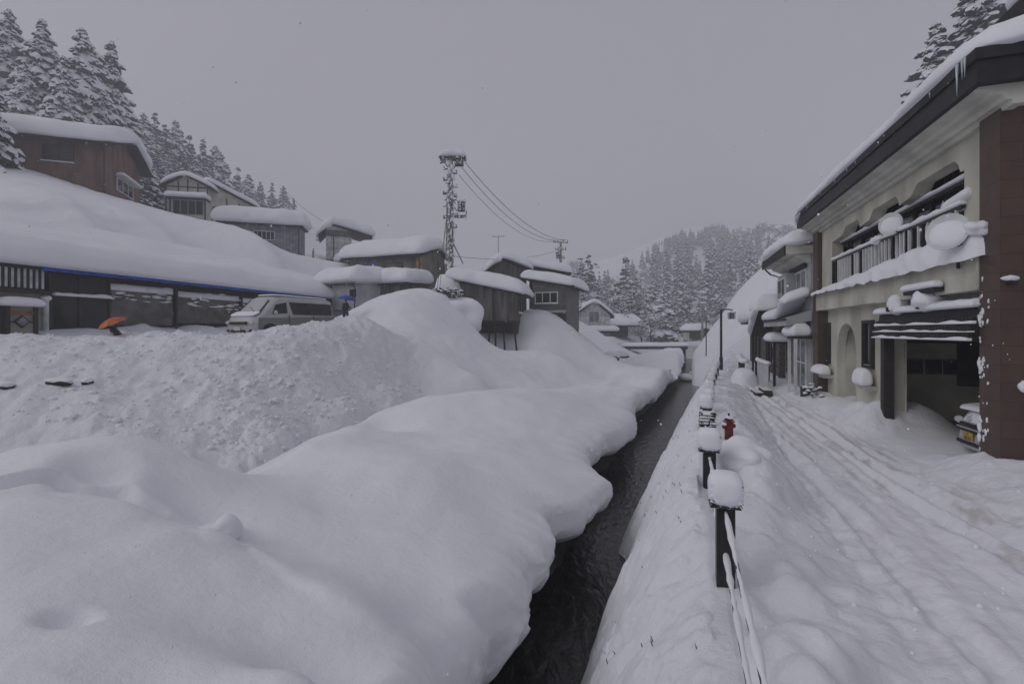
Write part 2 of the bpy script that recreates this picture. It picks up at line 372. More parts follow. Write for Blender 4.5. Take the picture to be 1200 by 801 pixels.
WAT = np.array([(0.5,-1.3),(1,-1.1),(3,-.35),(5,.35),(6.68,.94),(7.6,1.30),(8.5,1.9),(9.3,2.0),(9.8,2.3),(10.6,2.3),(11.4,2.55),(13,3.4),(16.3,4.75),(21.4,6.9),(28,10.0),(34.9,13.4),(48.4,18.9),(60,23.6),(80,31.4),(120,46),(300,113)])
def watx(Y): return np.interp(Y, WAT[:, 0], WAT[:, 1]) + .10 * noise3(np.asarray(Y) * 1.3, 1.3, 0)
RAILC = np.array([(0.5,.60),(2.5,1.30),(4.86,2.13),(7.05,2.86),(8.9,3.58),(10.9,4.35),(13.2,5.35),(16,6.5),(20,8.25),(25,10.5),(30.7,13.05),(38,16.2),(48,20.8),(60,26.0),(80,34.6),(120,52),(300,130)])
def railx(Y): return np.interp(Y, RAILC[:, 0], RAILC[:, 1])
CRZ = np.array([(0.5,.05),(3,.02),(4.86,.08),(6,.34),(7.05,.46),(9,.50),(11,.48),(15,.38),(22,.25),(30,.15),(60,.5),(300,.5)])
def facx(Y): return 8.15 + .326 * (np.asarray(Y) - 8.45)

GP = [
 # foreground hump and mass
 (-260,560,6.5),(-120,560,5.5),(0,556,5.6),(60,524,6.4),(130,512,7.0),(200,524,7.3),(250,548,8.0),(285,558,8.8),
 (0,640,4.2),(100,600,4.9),(180,590,5.4),(250,612,6.2),(50,720,3.4),(200,700,4.0),(200,790,3.0),(350,790,3.1),(330,660,5.0),(300,600,6.6),
 (480,790,3.7),(420,600,7.3),(420,700,4.6),(520,560,8.6),(500,700,5.3),(470,520,11.2),(600,520,11.8),(640,480,16),(560,490,14.5),
 (330,532,10.2),(400,500,12.5),(450,480,15),(500,463,17.5),(560,458,19.5),(600,457,21),(650,455,23),(700,449,27),(740,430,36),(768,410,49),(782,407,58),(788,424,63),
 (100,900,2.2),(400,1000,1.9),(-300,800,3),(300,1500,1.0),(-400,1500,1.2),
 # hollow behind the mass
 (0,575,8.6),(130,560,8.9),(240,572,9.6),(300,560,10.4),(400,522,14.2),(520,478,21.0),(600,466,25.5),(680,456,31),(730,441,43),
 # ploughed wall
 (0,505,11.0),(60,500,11.3),(140,498,11.5),(200,510,11.7),(280,520,12.2),(0,450,13.0),(100,450,13.6),(200,455,14.2),(300,478,14.0),(360,470,15.8),(420,468,18),(470,455,20.5),
 (0,404,15.2),(100,405,16.2),(200,404,17.0),(260,399,17.6),(300,396,17.8),(340,384,19.2),(390,380,21),(430,374,23.5),(-200,404,15.5),(-200,500,10.8),
 (440,415,21.5),(470,400,24),(400,420,19.2),(340,425,17),
 # parking
 (-150,397,19),(0,394,17.6),(100,394,18.5),(150,393,19.5),(220,391,20),(262,398,19.6),(320,393,21),(360,390,24),(405,383,29),(380,384,30),(200,390,24),(60,390,20.5),(330,386,31),(400,378,36),(-200,390,19.6),
 # mounds below the houses
 (455,352,30),(485,338,33.5),(515,341,34.5),(540,362,33.5),(480,372,28.5),(520,395,28),(560,398,31.5),(600,436,28.5),(560,440,24),(500,440,22.8),
 (590,392,37),(622,366,39),(645,366,41),(672,385,43),(630,400,36),(660,420,33),(700,395,47),(718,418,46),(700,440,35),(735,437,56),(745,420,62),(600,372,44),(560,372,42),(740,415,75),(700,388,62),
 # hill behind the long shed
 (-150,262,24),(0,262,25.5),(100,264,29),(200,286,33.5),(330,310,40),(365,322,43),(410,325,45.5),
 (-150,225,30),(0,224,31),(120,245,34),(220,277,38),
 (-150,180,35),(0,194,38),(60,208,39.5),(125,229,42),(166,240,43),(200,266,50),(248,290,52),(290,287,47),(340,297,48),(390,307,47.5),(425,312,47.5),
 (200,262,60),(300,288,60),(380,300,62),(450,335,50),(500,342,47),(530,350,46),(480,330,62),(560,345,60),(640,360,62),
 # forest slope far left
 (-150,110,60),(0,140,62),(100,175,66),(170,215,75),(60,150,80),(150,190,110),(200,224,130),(260,236,160),(330,250,190),(400,290,200),(520,330,200),(-150,100,120),(60,130,160),(150,165,200),(250,215,240),
 (330,285,100),(400,310,100),(500,330,110),(600,350,110),(680,372,100),
]
LA, LB = (-20.65, 19.3), (-15.1, 41.3)
_d = math.hypot(LB[0] - LA[0], LB[1] - LA[1]); FLd = ((LB[0] - LA[0]) / _d, (LB[1] - LA[1]) / _d); FLn = (-FLd[1], FLd[0])
_ex = []
for _s in (-4, 0, 3, 6, 9, 12, 15, 18, 21):
    for _o, _z in ((-1.6, float(np.interp(_s, [0, 5, 9, 22], [2.2, 2.45, 2.7, 2.9]))), (-.3, float(np.interp(_s, [0, 3, 6, 22], [2.3, 2.7, 3.0, 3.15]))), (1.6, 3.2)):
        _ex.append((LA[0] + FLd[0] * _s + FLn[0] * _o, LA[1] + FLd[1] * _s + FLn[1] * _o, _z))
for _y in (1.2, 2.2, 3.4, 4.6, 5.8, 7, 8.3, 9.6, 11, 12.6, 14.5, 17, 20, 23, 27, 32, 38, 46, 56, 70, 100, 160):
    _ex.append((float(np.interp(_y, LIP[:, 0], LIP[:, 1])) - float(lipw(_y)) - .1, _y, float(np.interp(_y, ZT[:, 0], ZT[:, 1]))))
G = TPS(GP, 2e-4, _ex)

def left_z(X, Y):
    X0_, Y0_ = X, Y; Y = np.maximum(Y, 1.6); X = np.maximum(X, -1.7 * Y)
    z = G(X, Y); zx = np.interp(Y0_, [-8, 1.5, 2.8, 4.2], [.35, .45, .75, 60]); z = np.where(z > zx - .3, zx - .3 * np.exp(-np.clip(z - zx + .3, 0, 9) / .3), z)
    X, Y = X0_, np.maximum(Y0_, .3)
    z = z + .10 * fbm(X * .35, Y * .35, 1, 3) * sstep(2, 6, Y)
    z = z + .018 * fbm(X * 1.7, Y * 1.7, 5, 2) + .07 * fbm(X * .8, Y * .8, 15, 3) * sstep(20, 26, Y)
    a = X / Y * FP + 600
    ca_ = np.linspace(-200, 770, 60); cy = np.interp(ca_, [-200, 0, 130, 240, 285, 330, 400, 450, 500, 560, 600, 650, 700, 740, 770], [6.6, 6.6, 7.6, 8.2, 9.2, 10.4, 12.8, 15.3, 18, 20, 21.6, 23.6, 27.6, 36.5, 50])
    cf_ = np.polyfit((ca_ - 285) / 485, np.log(cy), 6); cy = np.exp(np.polyval(cf_, np.clip((a - 285) / 485, -1, 1)))
    dd_ = (Y - cy) / cy; pc = np.interp(a, [200, 240, 285, 330, 400, 450, 500, 560, 600, 650, 700, 740], [522, 540, 556, 533, 502, 481, 464, 458, 457, 455, 449, 432]); zc_ = H0 + (HY - pc) * cy / FP; wq = .9 * np.exp(-(dd_ / .07) ** 2) * sstep(215, 285, a) * (1 - sstep(690, 740, a)); z = z * (1 - wq) + zc_ * wq + .10 * np.exp(-(dd_ / .05) ** 2) * sstep(-100, 40, a) * (1 - sstep(215, 285, a)) - np.minimum(.28 + .03 * cy, .85) * np.exp(-((dd_ - .12) / .055) ** 2) * (1 - sstep(640, 700, a)); cy = cy * 1.04
    for (gx, gy, r, hh) in ((-.8, 35.8, 1.8, -2.1), (9.6, 46, 3.0, -1.1), (10.6, 51, 2.4, -.9), (-2.0, 35.4, 1.3, -1.3)):
        z = z + hh * np.exp(-(((X - gx) / r) ** 2 + ((Y - gy) / (r * 1.3)) ** 2))
    wall = sstep(cy, cy + .9, Y) * (1 - sstep(23, 27, Y)) * (1 - sstep(470, 520, a)) * (1 - .75 * sstep(19.5, 21, Y) * (1 - sstep(260, 420, a)))
    g = 1 - 2 * abs(fbm(X * .9 + .4 * noise3(X * 1.5, Y * 1.5, 2), Y * .9, 9, 4)); h = 1 - 2 * abs(fbm(X * 2.6, Y * 2.6, 2, 3))
    lf = 1 - sstep(200, 300, a); z = z + wall * ((.15 - .09 * lf) * (g - .4) + (.055 - .035 * lf) * (h - .4) + (.045 - .03 * lf) * fbm(X * 7, Y * 7, 1, 2) + lf * .12 * fbm((X * .8 + Y * .6) * 1.1, (Y * .8 - X * .6) * .35, 3, 3))
    # streams pushed down the front of the wall
    z = z + wall * (1 - sstep(230, 330, a)) * (.05 * noise3((X + Y * .35) * 2.4, Y * .35, 8) + .07 * fbm(X * 1.2, Y * 1.2, 18, 3))
    # small crests where clumps settled on the near mass
    for (bx, by, r, hh) in ((-3.55, 5.9, .33, .14), (-3.1, 5.2, .22, .08), (-4.3, 6.1, .6, -.16), (-4.9, 5.5, .4, -.08), (-5.3, 6.3, .4, -.14), (-5.15, 5.95, .42, -.20), (-3.95, 5.75, .35, -.14), (-3.15, 3.45, .16, -.10)):
        z = z + hh * np.exp(-np.clip((((X - bx) / r) ** 2 + ((Y - by) / (r * .8)) ** 2), 0, 30) ** 1.6)
    pl = np.array([(-3.45, 6.0), (-2.7, 5.1), (-2.1, 4.65), (-1.6, 4.35), (-1.15, 4.25)])
    p2_ = np.array([(-5.9, 5.3), (-5.5, 5.85), (-4.9, 6.08), (-4.3, 6.05), (-3.8, 5.92), (-3.5, 5.8)])
    s2_ = Y - np.interp(X, p2_[:, 0], p2_[:, 1]) - .06 * noise3(X * 3, 2, 1); z = z - .20 * (1 - sstep(-.12, .05, s2_)) * np.exp(-np.clip(-s2_, 0, 9) * 1.6) * sstep(-6.3, -5.7, X) * (1 - sstep(-3.9, -3.4, X))
    sd = Y - np.interp(X, pl[:, 0], pl[:, 1]) - .05 * noise3(X * 4, 1, 1); z = z + .05 * sstep(-.1, .12, sd) * np.exp(-np.clip(sd, 0, 9) * 1.2) * sstep(-3.7, -3.3, X) * (1 - sstep(-1.3, -.9, X))
    # thick layer of hill snow ending in a rounded lip above the shed roof
    yl = (X - LA[0]) * FLn[0] + (Y - LA[1]) * FLn[1]; xl = (X - LA[0]) * FLd[0] + (Y - LA[1]) * FLd[1]
    yl = yl + .5 * noise3(xl * .16, 3, 3)
    z = z + .75 * np.interp(xl, [0, 9, 16, 22], [1, 1, .4, 0]) * sstep(4.9, 5.35, yl) * np.exp(-np.clip(yl - 5.3, 0, 40) / 4) * sstep(-8, -2, xl) * (1 - sstep(21, 25, xl))
    z = z + .22 * sstep(9.0, 9.8, yl + .12 * xl) * np.exp(-np.clip(yl + .12 * xl - 9.8, 0, 40) / 4) * sstep(2, 6, xl) * (1 - sstep(11, 15, xl))
    return z, wall

def right_z(X, Y):
    W = watx(Y); B = railx(Y); XF = facx(Y); zc = np.interp(Y, CRZ[:, 0], CRZ[:, 1])
    p = np.clip((X - W) / np.maximum(B - W - .15, .2), 0, 1)
    bank = -2.35 + (zc + 2.35) * (1 - (1 - p) ** 1.55)
    # ribs down the bank
    s = Y + .3 * X
    rib = .045 * noise3(s * 6, p * 2, 3) + .06 * fbm(X * 2.6, Y * 2.6, 31, 3) + 1.25 * (.16 * noise3(s * 1.1, p * 1.6, 4) + .08 * noise3(s * 3.2, p * 2.5, 7) + .06 * fbm(s * 4, p * 7, 2, 3) + .05 * (1 - 2 * abs(noise3(s * 2.3, p * 3, 5)))) * np.sin(math.pi * np.clip(p, 0, 1)) ** .6
    bank = bank + rib
    u = X - B
    road = .02 + (zc + .05 * noise3(X * 1.5, Y * 1.5, 3) + .10 * noise3(X * .9, Y * .9, 6)) * (1 - sstep(.45, 1.7 + .25 * noise3(Y * .7, 2.2, 0), u))
    # lumps thrown beside the rail
    for (bx, by, r, hh) in ((3.75, 7.3, .42, .32), (3.45, 6.9, .3, .2), (2.15, 3.55, .30, .22), (2.45, 3.9, .3, .16), (1.95, 3.1, .28, .2), (4.5, 8.7, .4, .2), (2.9, 5.2, .3, .12), (2.75, 4.7, .25, .12), (5.3, 11, .5, .16), (3.0, 6.1, .3, .15)):
        q = np.clip(1 - (((X - bx) / r) ** 2 + ((Y - by) / (r * 1.1)) ** 2) * .5, 0, 1)
        road = road + hh * q * q * (3 - 2 * q)
    v = XF - X; sN = Y
    near = np.clip(1 - (Y - 18) / 25, .15, 1)
    onroad = sstep(1.2, 2.0, u) * sstep(.3, 1.0, v)
    rut = 0; foot = .07 * fbm(X * 2.6, Y * 2.6, 12, 3) * sstep(-.1, .3, u) * (1 - sstep(1.5, 2.6, u)) * sstep(1.5, 3, Y)
    for v0, wd, dp in ((1.45, .10, .08), (1.75, .06, .04), (2.9, .11, .07), (3.15, .05, .04), (3.55, .07, .05)):
        vv = v - v0 - .10 * noise3(sN * .35, v0 * 7, 2)
        rut = rut - dp * np.exp(-(vv / wd) ** 2) + dp * .7 * np.exp(-((vv - wd * 1.9) / wd) ** 2) + dp * .5 * np.exp(-((vv + wd * 1.9) / wd) ** 2)
    # second set fanning away towards the near left
    for k, (c0, c1) in enumerate(((2.6, .085), (3.0, .085), (3.3, .10))):
        vv = v - (c0 + c1 * (14 - Y)); rut = rut - .07 * np.exp(-(vv / .08) ** 2) + .03 * np.exp(-((vv - .17) / .09) ** 2)
    al = X * .326 + Y
    tex = .030 * fbm(v * 6, al * .5, 3, 3) + .015 * fbm(v * 1.6, al * .3, 5, 2) + .016 * fbm(X * 5, Y * 5, 4, 2)
    road = road + onroad * (rut * near + tex * near) + foot
    for k in range(6):
        vv = v - (.9 + .58 * k + .12 * math.sin(k * 5)) - (.02 * math.sin(k * 2.3) * (14 - Y)) - .08 * noise3(Y * .3, k * 3.1, 1); road = road - onroad * near * .045 * np.exp(-(vv / (.05 + .02 * (k % 3))) ** 2) * sstep(-.25, .35, noise3(Y * .25, k * 1.7, 6))
    # berm along the house fronts
    s_ = (Y - 7.92) / .951
    amp = np.interp(Y, [0.5, 4, 7.2, 8.3, 9.2, 10.0, 11.6, 12.3, 12.9, 13.6, 14.6, 16, 18, 21, 26, 40, 60], [.25, .3, .5, .58, .22, .10, .12, .45, .78, .62, .42, .42, .35, .3, .35, .4, .5])
    amp = amp * (1 + .25 * noise3(Y * 1.4, 5, 1))
    bw = np.interp(Y, [0.5, 5, 7, 9, 12, 14, 60], [1.9, 1.7, 1.2, .7, .7, .75, 1.0])
    berm = amp * np.exp(-(np.clip(v, 0, 9) / bw) ** 2)
    rb = sstep(.02, .3, berm)
    berm = berm + rb * (.05 * fbm(X * 2.2, Y * 2.2, 7, 3))
    inside = sstep(1.0, 2.4, -v) * sstep(8.6, 9.3, Y) 
    berm = berm * (1 - inside)
    z = np.where(X < B - .15, bank, np.maximum(road, -1) + berm)
    # soft join at rail line
    z = np.where((X >= B - .35) & (X < B + .2), z, z)
    z = z + .012 * fbm(X * 2.5, Y * 2.5, 6, 3)
    dirt = onroad * near * np.clip(np.exp(-((v - 3.2 - .085 * (14 - Y)) / .28) ** 2) + .5 * np.exp(-((v - 1.5) / .35) ** 2) + .25, 0, 1) * sstep(.12, .6, fbm(v * 5, al * 1.1, 8, 4)) * .75 + .06 * onroad
    rough = rb * .55 + .13 * onroad + .55 * (X < B) + .4 * sstep(-.1, .4, u) * (1 - sstep(1.2, 2, u))
    return z, dirt, rough

def grid_mesh(name, X, Y, Z, m, attrs=None, label=None, kind='structure'):
    h, w = X.shape; idx = np.arange(h * w).reshape(h, w)
    F = np.stack([idx[:-1, :-1], idx[:-1, 1:], idx[1:, 1:], idx[1:, :-1]], -1).reshape(-1, 4)
    me = bpy.data.meshes.new(name); V = np.stack([X, Y, Z], -1).reshape(-1, 3).astype(np.float32)
    me.vertices.add(len(V)); me.vertices.foreach_set('co', V.ravel())
    me.loops.add(F.size); me.loops.foreach_set('vertex_index', F.ravel())
    me.polygons.add(len(F)); me.polygons.foreach_set('loop_start', np.arange(0, F.size, 4)); me.polygons.foreach_set('loop_total', np.full(len(F), 4)); me.polygons.foreach_set('use_smooth', np.ones(len(F), bool))
    me.update(calc_edges=True)
    for k, a in (attrs or {}).items():
        at = me.attributes.new(k, 'FLOAT', 'POINT'); at.data.foreach_set('value', np.ascontiguousarray(a, dtype=np.float32).ravel())
    me.materials.append(m); o = bpy.data.objects.new(name, me); COL.objects.link(o); o['kind'] = kind
    if label: o['label'] = label
    return o

def build_ground():
    rows = np.concatenate([np.linspace(-9, .74, 46), np.geomspace(.8, 260, 900)])
    nl, nlip, nb, nr, nf = 470, 36, 74, 120, 50
    R = []
    Yc = rows[:, None]
    lip = lipx(rows)[:, None]; w = (lipw(rows) * (1 + .2 * noise3(rows * .6, 2.2, 8)))[:, None]
    xr = lip - w
    t = np.linspace(0, 1, nl)[None, :]; t = 1 - (1 - t) ** 1.25
    xl = (-1.55 * np.maximum(Yc, 0) - 4 - 3 * (1 - sstep(-2, 5, Yc)))
    XL = xl + (xr - xl) * t; YL = np.broadcast_to(Yc, XL.shape)
    ZL, wall = left_z(XL, YL)
    ztop = ZL[:, -1:]
    zu = (-1.50 + .16 * noise3(rows * 1.1, 4.4, 1) + .17 * noise3(rows * 4, 1.4, 3) + .08 * noise3(rows * 11, 2.4, 3))[:, None]
    zm = ztop + .58 * (zu - ztop)
    th = np.linspace(0, math.pi, nlip + 1)[None, 1:]
    cs = np.cos(th)
    XP = xr + w * np.abs(np.sin(th)) ** .62
    ZP = np.where(cs > 0, zm + (ztop - zm) * np.abs(cs) ** .8, zm + (zu - zm) * np.abs(cs) ** .8)
    Yp = np.broadcast_to(Yc, XP.shape)
    m_ = (ZL[:, -1:] - ZL[:, -6:-5]) / (XL[:, -1:] - XL[:, -6:-5]); m_ = np.clip(m_, -.8, .6)
    ZP = ZP + m_ * np.minimum(XP - xr, .6) * np.clip(cs, 0, 1)
    low = np.clip(th / math.pi * 1.6 - .3, 0, 1); dn = .05 * fbm(Yp * 1.6, ZP * .6, 3, 3) + .05 * (1 - 2 * abs(noise3(Yp * 2.1, ZP * .5, 8))) + .07 * low * fbm(Yp * 5, ZP * 4, 3, 3)
    env = np.abs(np.sin(th)) ** .5
    XP = XP + dn * env * 1.6; ZP = ZP + dn * env * (.3 + .9 * (cs < 0)) * np.clip(Yc / 4, 0, 1)
    XM = np.concatenate([XP[:, -1:] * 0 + xr - .25, XP[:, -1:] * 0 + xr - .25, watx(rows)[:, None] - .06], 1)
    ZM = np.concatenate([zu - .02, -2.75 + 0 * zu, -2.75 + 0 * zu], 1)
    W = watx(rows)[:, None]; B = railx(rows)[:, None]; XF = facx(rows)[:, None]
    XF2 = np.where(Yc > 30, np.maximum(XF, B + 5), XF); XF2 = np.where(Yc > 50, B + 8, XF2); XF2 = np.maximum(XF2, B + 2)
    XB = W + (B - .15 - W) * np.linspace(0, 1, nb)[None]
    XR = B - .15 + (XF2 + .6 - B + .15) * np.linspace(0, 1, nr + 1)[None, 1:]
    xe = np.maximum(1.6 * np.maximum(Yc, 0) + 8, XF2 + 6)
    XE = XF2 + .6 + (xe - XF2 - .6) * (np.linspace(0, 1, nf + 1)[None, 1:]) ** 1.3
    XX = np.concatenate([XB, XR, XE], 1); YY = np.broadcast_to(Yc, XX.shape)
    ZZ, dirt, rough = right_z(XX, YY)
    X = np.concatenate([XL, XP, XM, XX], 1); Z = np.concatenate([ZL, ZP, ZM, ZZ], 1); Y = np.broadcast_to(Yc, X.shape)
    # blend the far right side up a little
    z0 = np.zeros_like
    D = np.concatenate([z0(XL), z0(XP), z0(XM), dirt], 1); Rr = np.concatenate([wall, .05 + z0(XP), z0(XM), rough], 1)
    grid_mesh('snowy_ground', X, Y, Z, M['ground'], dict(dirt=D, rough=Rr), 'deep snow over the banks, the road and the hillside')
    # stone bank under the cornice
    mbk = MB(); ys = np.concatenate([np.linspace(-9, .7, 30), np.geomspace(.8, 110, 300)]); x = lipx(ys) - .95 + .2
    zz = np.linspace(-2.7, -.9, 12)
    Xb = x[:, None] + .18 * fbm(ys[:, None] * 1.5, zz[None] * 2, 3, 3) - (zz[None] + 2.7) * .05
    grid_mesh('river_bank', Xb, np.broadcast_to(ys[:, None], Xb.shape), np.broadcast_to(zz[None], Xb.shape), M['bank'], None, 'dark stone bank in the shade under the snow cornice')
build_ground()

# water
def build_water():
    m = bpy.data.materials.new('river_water'); m.use_nodes = True; nt = m.node_tree; L = nt.links
    b = nt.nodes['Principled BSDF']; b.inputs['Roughness'].default_value = .16; b.inputs['Specular IOR Level'].default_value = .28
    tc = nd(nt, 'ShaderNodeTexCoord'); mp = nd(nt, 'ShaderNodeMapping'); mp.inputs['Rotation'].default_value = (0, 0, math.radians(22)); mp.inputs['Scale'].default_value = (1.6, .8, 1); L.new(tc.outputs['Object'], mp.inputs[0])
    n = nd(nt, 'ShaderNodeTexNoise'); n.inputs['Scale'].default_value = 3.2; n.inputs['Detail'].default_value = 5; n.inputs['Distortion'].default_value = .6; L.new(mp.outputs[0], n.inputs['Vector'])
    bp = nd(nt, 'ShaderNodeBump'); bp.inputs['Strength'].default_value = .9; bp.inputs['Distance'].default_value = .05; L.new(n.outputs[0], bp.inputs['Height']); L.new(bp.outputs[0], b.inputs['Normal'])
    n2 = nd(nt, 'ShaderNodeTexNoise'); n2.inputs['Scale'].default_value = 5.5; n2.inputs['Detail'].default_value = 6; n2.inputs['Roughness'].default_value = .65; L.new(tc.outputs['Object'], n2.inputs['Vector'])
    cr = nd(nt, 'ShaderNodeValToRGB'); e = cr.color_ramp.elements; e[0].position = .42; e[0].color = (.004, .004, .004, 1); e[1].position = .75; e[1].color = (.028, .024, .018, 1); L.new(n2.outputs[0], cr.inputs[0]); L.new(cr.outputs[0], b.inputs['Base Color'])
    mb = MB(); ys = np.concatenate([np.linspace(-9, .7, 20), np.geomspace(.8, 110, 90)]); xs = np.linspace(-1.4, .5, 8)
    Xw = lipx(ys)[:, None] + (watx(ys) - lipx(ys))[:, None] * np.linspace(-.9, 1.25, 10)[None] + np.linspace(-.5, .5, 10)[None]
    Yw = np.broadcast_to(ys[:, None], Xw.shape)
    grid_mesh('river_water', Xw, Yw, np.full(Xw.shape, -2.2) + .01 * noise3(Xw * 2, Yw * 2, 1), m, None, 'dark shallow stream between snowbanks')
build_water()

# far valley floor and wooded mountain
MP = [(560,388,85),(700,402,90),(800,402,90),(900,400,92),(1050,400,95),(1300,400,95),(300,380,90),(0,370,90),
 (560,350,130),(680,385,125),(760,398,120),(850,396,125),(950,380,125),(1100,350,125),(1400,320,130),
 (600,352,180),(690,356,170),(760,366,170),(850,372,170),(950,340,170),
 (600,335,260),(680,326,240),(730,322,250),(790,318,250),(850,316,250),(910,305,250),(1000,280,250),
 (560,345,360),(680,316,330),(740,296,340),(800,285,350),(860,283,350),(920,283,340),
 (600,350,480),(690,322,450),(735,300,450),(780,277,450),(815,268,460),(845,262,460),(880,268,450),(925,262,430),(1000,240,420),(1200,200,400),(1500,180,400),
 (600,360,560),(780,310,560),(845,300,560),(1000,270,560),(300,330,300),(0,300,300),(300,340,500),(0,300,500)]
MT = TPS(MP, 3e-4)
def mt_z(X, Y): return MT(X, Y) + 1.6 * fbm(np.asarray(X) * .02, np.asarray(Y) * .02, 3, 3) * sstep(95, 200, np.asarray(Y))
def build_mountain():
    ys = np.geomspace(84, 560, 190)[:, None]; a = np.linspace(-.25, 1.7, 300)[None]
    X = a * ys; Y = np.broadcast_to(ys, X.shape); Z = mt_z(X, Y)
    Z = np.where(Y < 86, -3, Z)
    Z = np.where((X / Y) < -.22, -5, Z)
    grid_mesh('mountain_terrain', X, Y, Z, M['snow'], None, 'snow covered mountain side closing the valley')
build_mountain()
RP = [(812,425,50),(812,425,70),(812,425,100),(830,416,50),(845,416,56),(838,388,62),(860,347,66),(880,329,70),(905,314,74),(940,300,78),(985,285,78),(866,395,52),(880,370,57),(921,345,57),
 (850,395,92),(905,335,98),(940,322,100),(1100,260,100),(1000,395,30),(1100,395,24),(1300,395,22),(1500,395,22),(930,395,40),(1020,330,38),(1090,190,46),(1150,150,44),(1250,120,42),(1500,120,44),(1090,120,62),(1200,80,62),(1500,60,62)]
RT = TPS(RP, 3e-4)
def build_right_hill():
    ys = np.geomspace(24, 104, 220)[:, None]; a = np.linspace((806 - 600) / FP, 1.75, 240)[None]
    X = a * ys; Y = np.broadcast_to(ys, X.shape)
    Z = RT(X, Y) + (.35 * fbm(X * .15, Y * .15, 3, 3) + .1 * fbm(X * .9, Y * .9, 3, 3)) * sstep(40, 60, Y)
    bld = (X - facx(Y) < 14) & (Y < 46)
    Z = np.where(bld, np.minimum(Z, -.6), Z)
    Z = np.where(Y > 102, -3, Z); Z = np.where(a < .372, -3, Z)
    grid_mesh('right_hillside_terrain', X, Y, Z, M['snow'], None, 'steep snow slope behind the street houses')
build_right_hill()
# ================================================================ FRAMES AND SMALL BUILDERS
class Frame:
    """local x runs A -> B on the ground plan, local y is 90 degrees left of it"""
    def __init__(s, A, B, z0=0.0):
        s.A = Vector((A[0], A[1])); d = Vector((B[0] - A[0], B[1] - A[1])); s.L = d.length; s.d = d.normalized(); s.n = Vector((-s.d.y, s.d.x)); s.z0 = z0
        s.rz = math.atan2(s.d.y, s.d.x); s.loc = (A[0], A[1], z0)
    def s_(s, px, o=0.0):
        t = (px - 600) / FP; bx, by = s.A.x + s.n.x * o, s.A.y + s.n.y * o
        return (t * by - bx) / (s.d.x - t * s.d.y)
    def z_(s, px, py, o=0.0):
        q = s.s_(px, o); Y = s.A.y + s.n.y * o + s.d.y * q
        return H0 + (HY - py) * Y / FP - s.z0
    def w(s, x, y, z=0.0):
        p = s.A + s.d * x + s.n * y; return Vector((p.x, p.y, s.z0 + z))

def window(parent, fr, s0, s1, z0, z1, y, out=1, frame='white', glass='glass', t=.05, dep=.08, nx=2, nz=1, sill=None, name='window', label=None):
    """window in a wall parallel to local x; out=+1/-1 = outward along y"""
    b = MB(); a, c = min(s0, s1), max(s0, s1); ya, yb = y, y + out * dep
    b.box(a, a + t, ya, yb, z0, z1); b.box(c - t, c, ya, yb, z0, z1); b.box(a + t, c - t, ya, yb, z0, z0 + t); b.box(a + t, c - t, ya, yb, z1 - t, z1)
    for i in range(1, nx): x = a + (c - a) * i / nx; b.box(x - t * .4, x + t * .4, ya, yb - out * .01, z0 + t, z1 - t)
    for i in range(1, nz): z = z0 + (z1 - z0) * i / nz; b.box(a + t, c - t, ya, yb - out * .02, z - t * .35, z + t * .35)
    o = b.build(name, M[frame], parent)
    if label: o['label'] = label
    g = MB(); g.box(a + t * .5, c - t * .5, y + out * .015, y + out * .03, z0 + t * .5, z1 - t * .5); g.build('pane', M[glass], o)
    if sill: k = MB(); pillow(k, a - .06, c + .06, min(y, y + out * .2), max(y, y + out * .2), sill, base=lambda X, Y: z0 - .01 + 0 * X, nx=16, ny=8, seed=s0); k.build('sill_snow', M['snow'], o, smooth=True)
    return o
def window_x(parent, y0, y1, z0, z1, x, out=1, frame='white', glass='glass', t=.05, dep=.08, ny=2, name='window', sill=0):
    b = MB(); xa, xb = x, x + out * dep
    b.box(xa, xb, y0, y0 + t, z0, z1); b.box(xa, xb, y1 - t, y1, z0, z1); b.box(xa, xb, y0 + t, y1 - t, z0, z0 + t); b.box(xa, xb, y0 + t, y1 - t, z1 - t, z1)
    for i in range(1, ny): y = y0 + (y1 - y0) * i / ny; b.box(xa, xb - out * .01, y - t * .4, y + t * .4, z0 + t, z1 - t)
    o = b.build(name, M[frame], parent)
    g = MB(); g.box(x + out * .015, x + out * .03, y0 + t * .5, y1 - t * .5, z0 + t * .5, z1 - t * .5); g.build('pane', M[glass], o)
    if sill: k = MB(); pillow(k, min(x, x + out * .2), max(x, x + out * .2), y0 - .06, y1 + .06, sill, base=lambda X, Y: z0 - .01 + 0 * X, nx=8, ny=16, seed=x); k.build('sill_snow', M['snow'], o, smooth=True)
    return o
def icicles(name, pts, parent, seed=1, dens=7, lmin=.1, lmax=.5):
    r = random.Random(seed); o = None
    for (p, q) in pts:
        p, q = Vector(p), Vector(q); n = max(2, int((q - p).length * dens))
        for i in range(n):
            a = p.lerp(q, (i + r.random()) / n); l = r.uniform(lmin, lmax) * (.4 + .6 * r.random()); w = .012 + .03 * l
            b = MB(); b.tube([a + Vector((0, 0, .02)), a - Vector((0, 0, l * .4)), a - Vector((0, 0, l))], [w, w * .6, .002], 6); o = b.build(name, M['ice'], parent, smooth=True)
    return o
def lump(name, c, rad, label=None, cat=None, parent=None, seed=1, amp=.22, sub=3, group=None, m='snow', fr=1.3):
    b = MB(); b.blob(c, rad, sub, seed, amp, 0, fr); o = b.build(name, M[m], parent, smooth=True)
    if label: tag(o, label, cat, group)
    return o

# ================================================================ RESTAURANT-LIKE HOUSE ON THE RIGHT
FR = Frame((7.95, 7.92), (7.95 + 3.1, 7.92 + 9.51))
root = empty('street_house', FR.loc, FR.rz, 'cream two storey house with brown tiled end wall, snowy balcony and open garage', 'house')
S = FR.s_
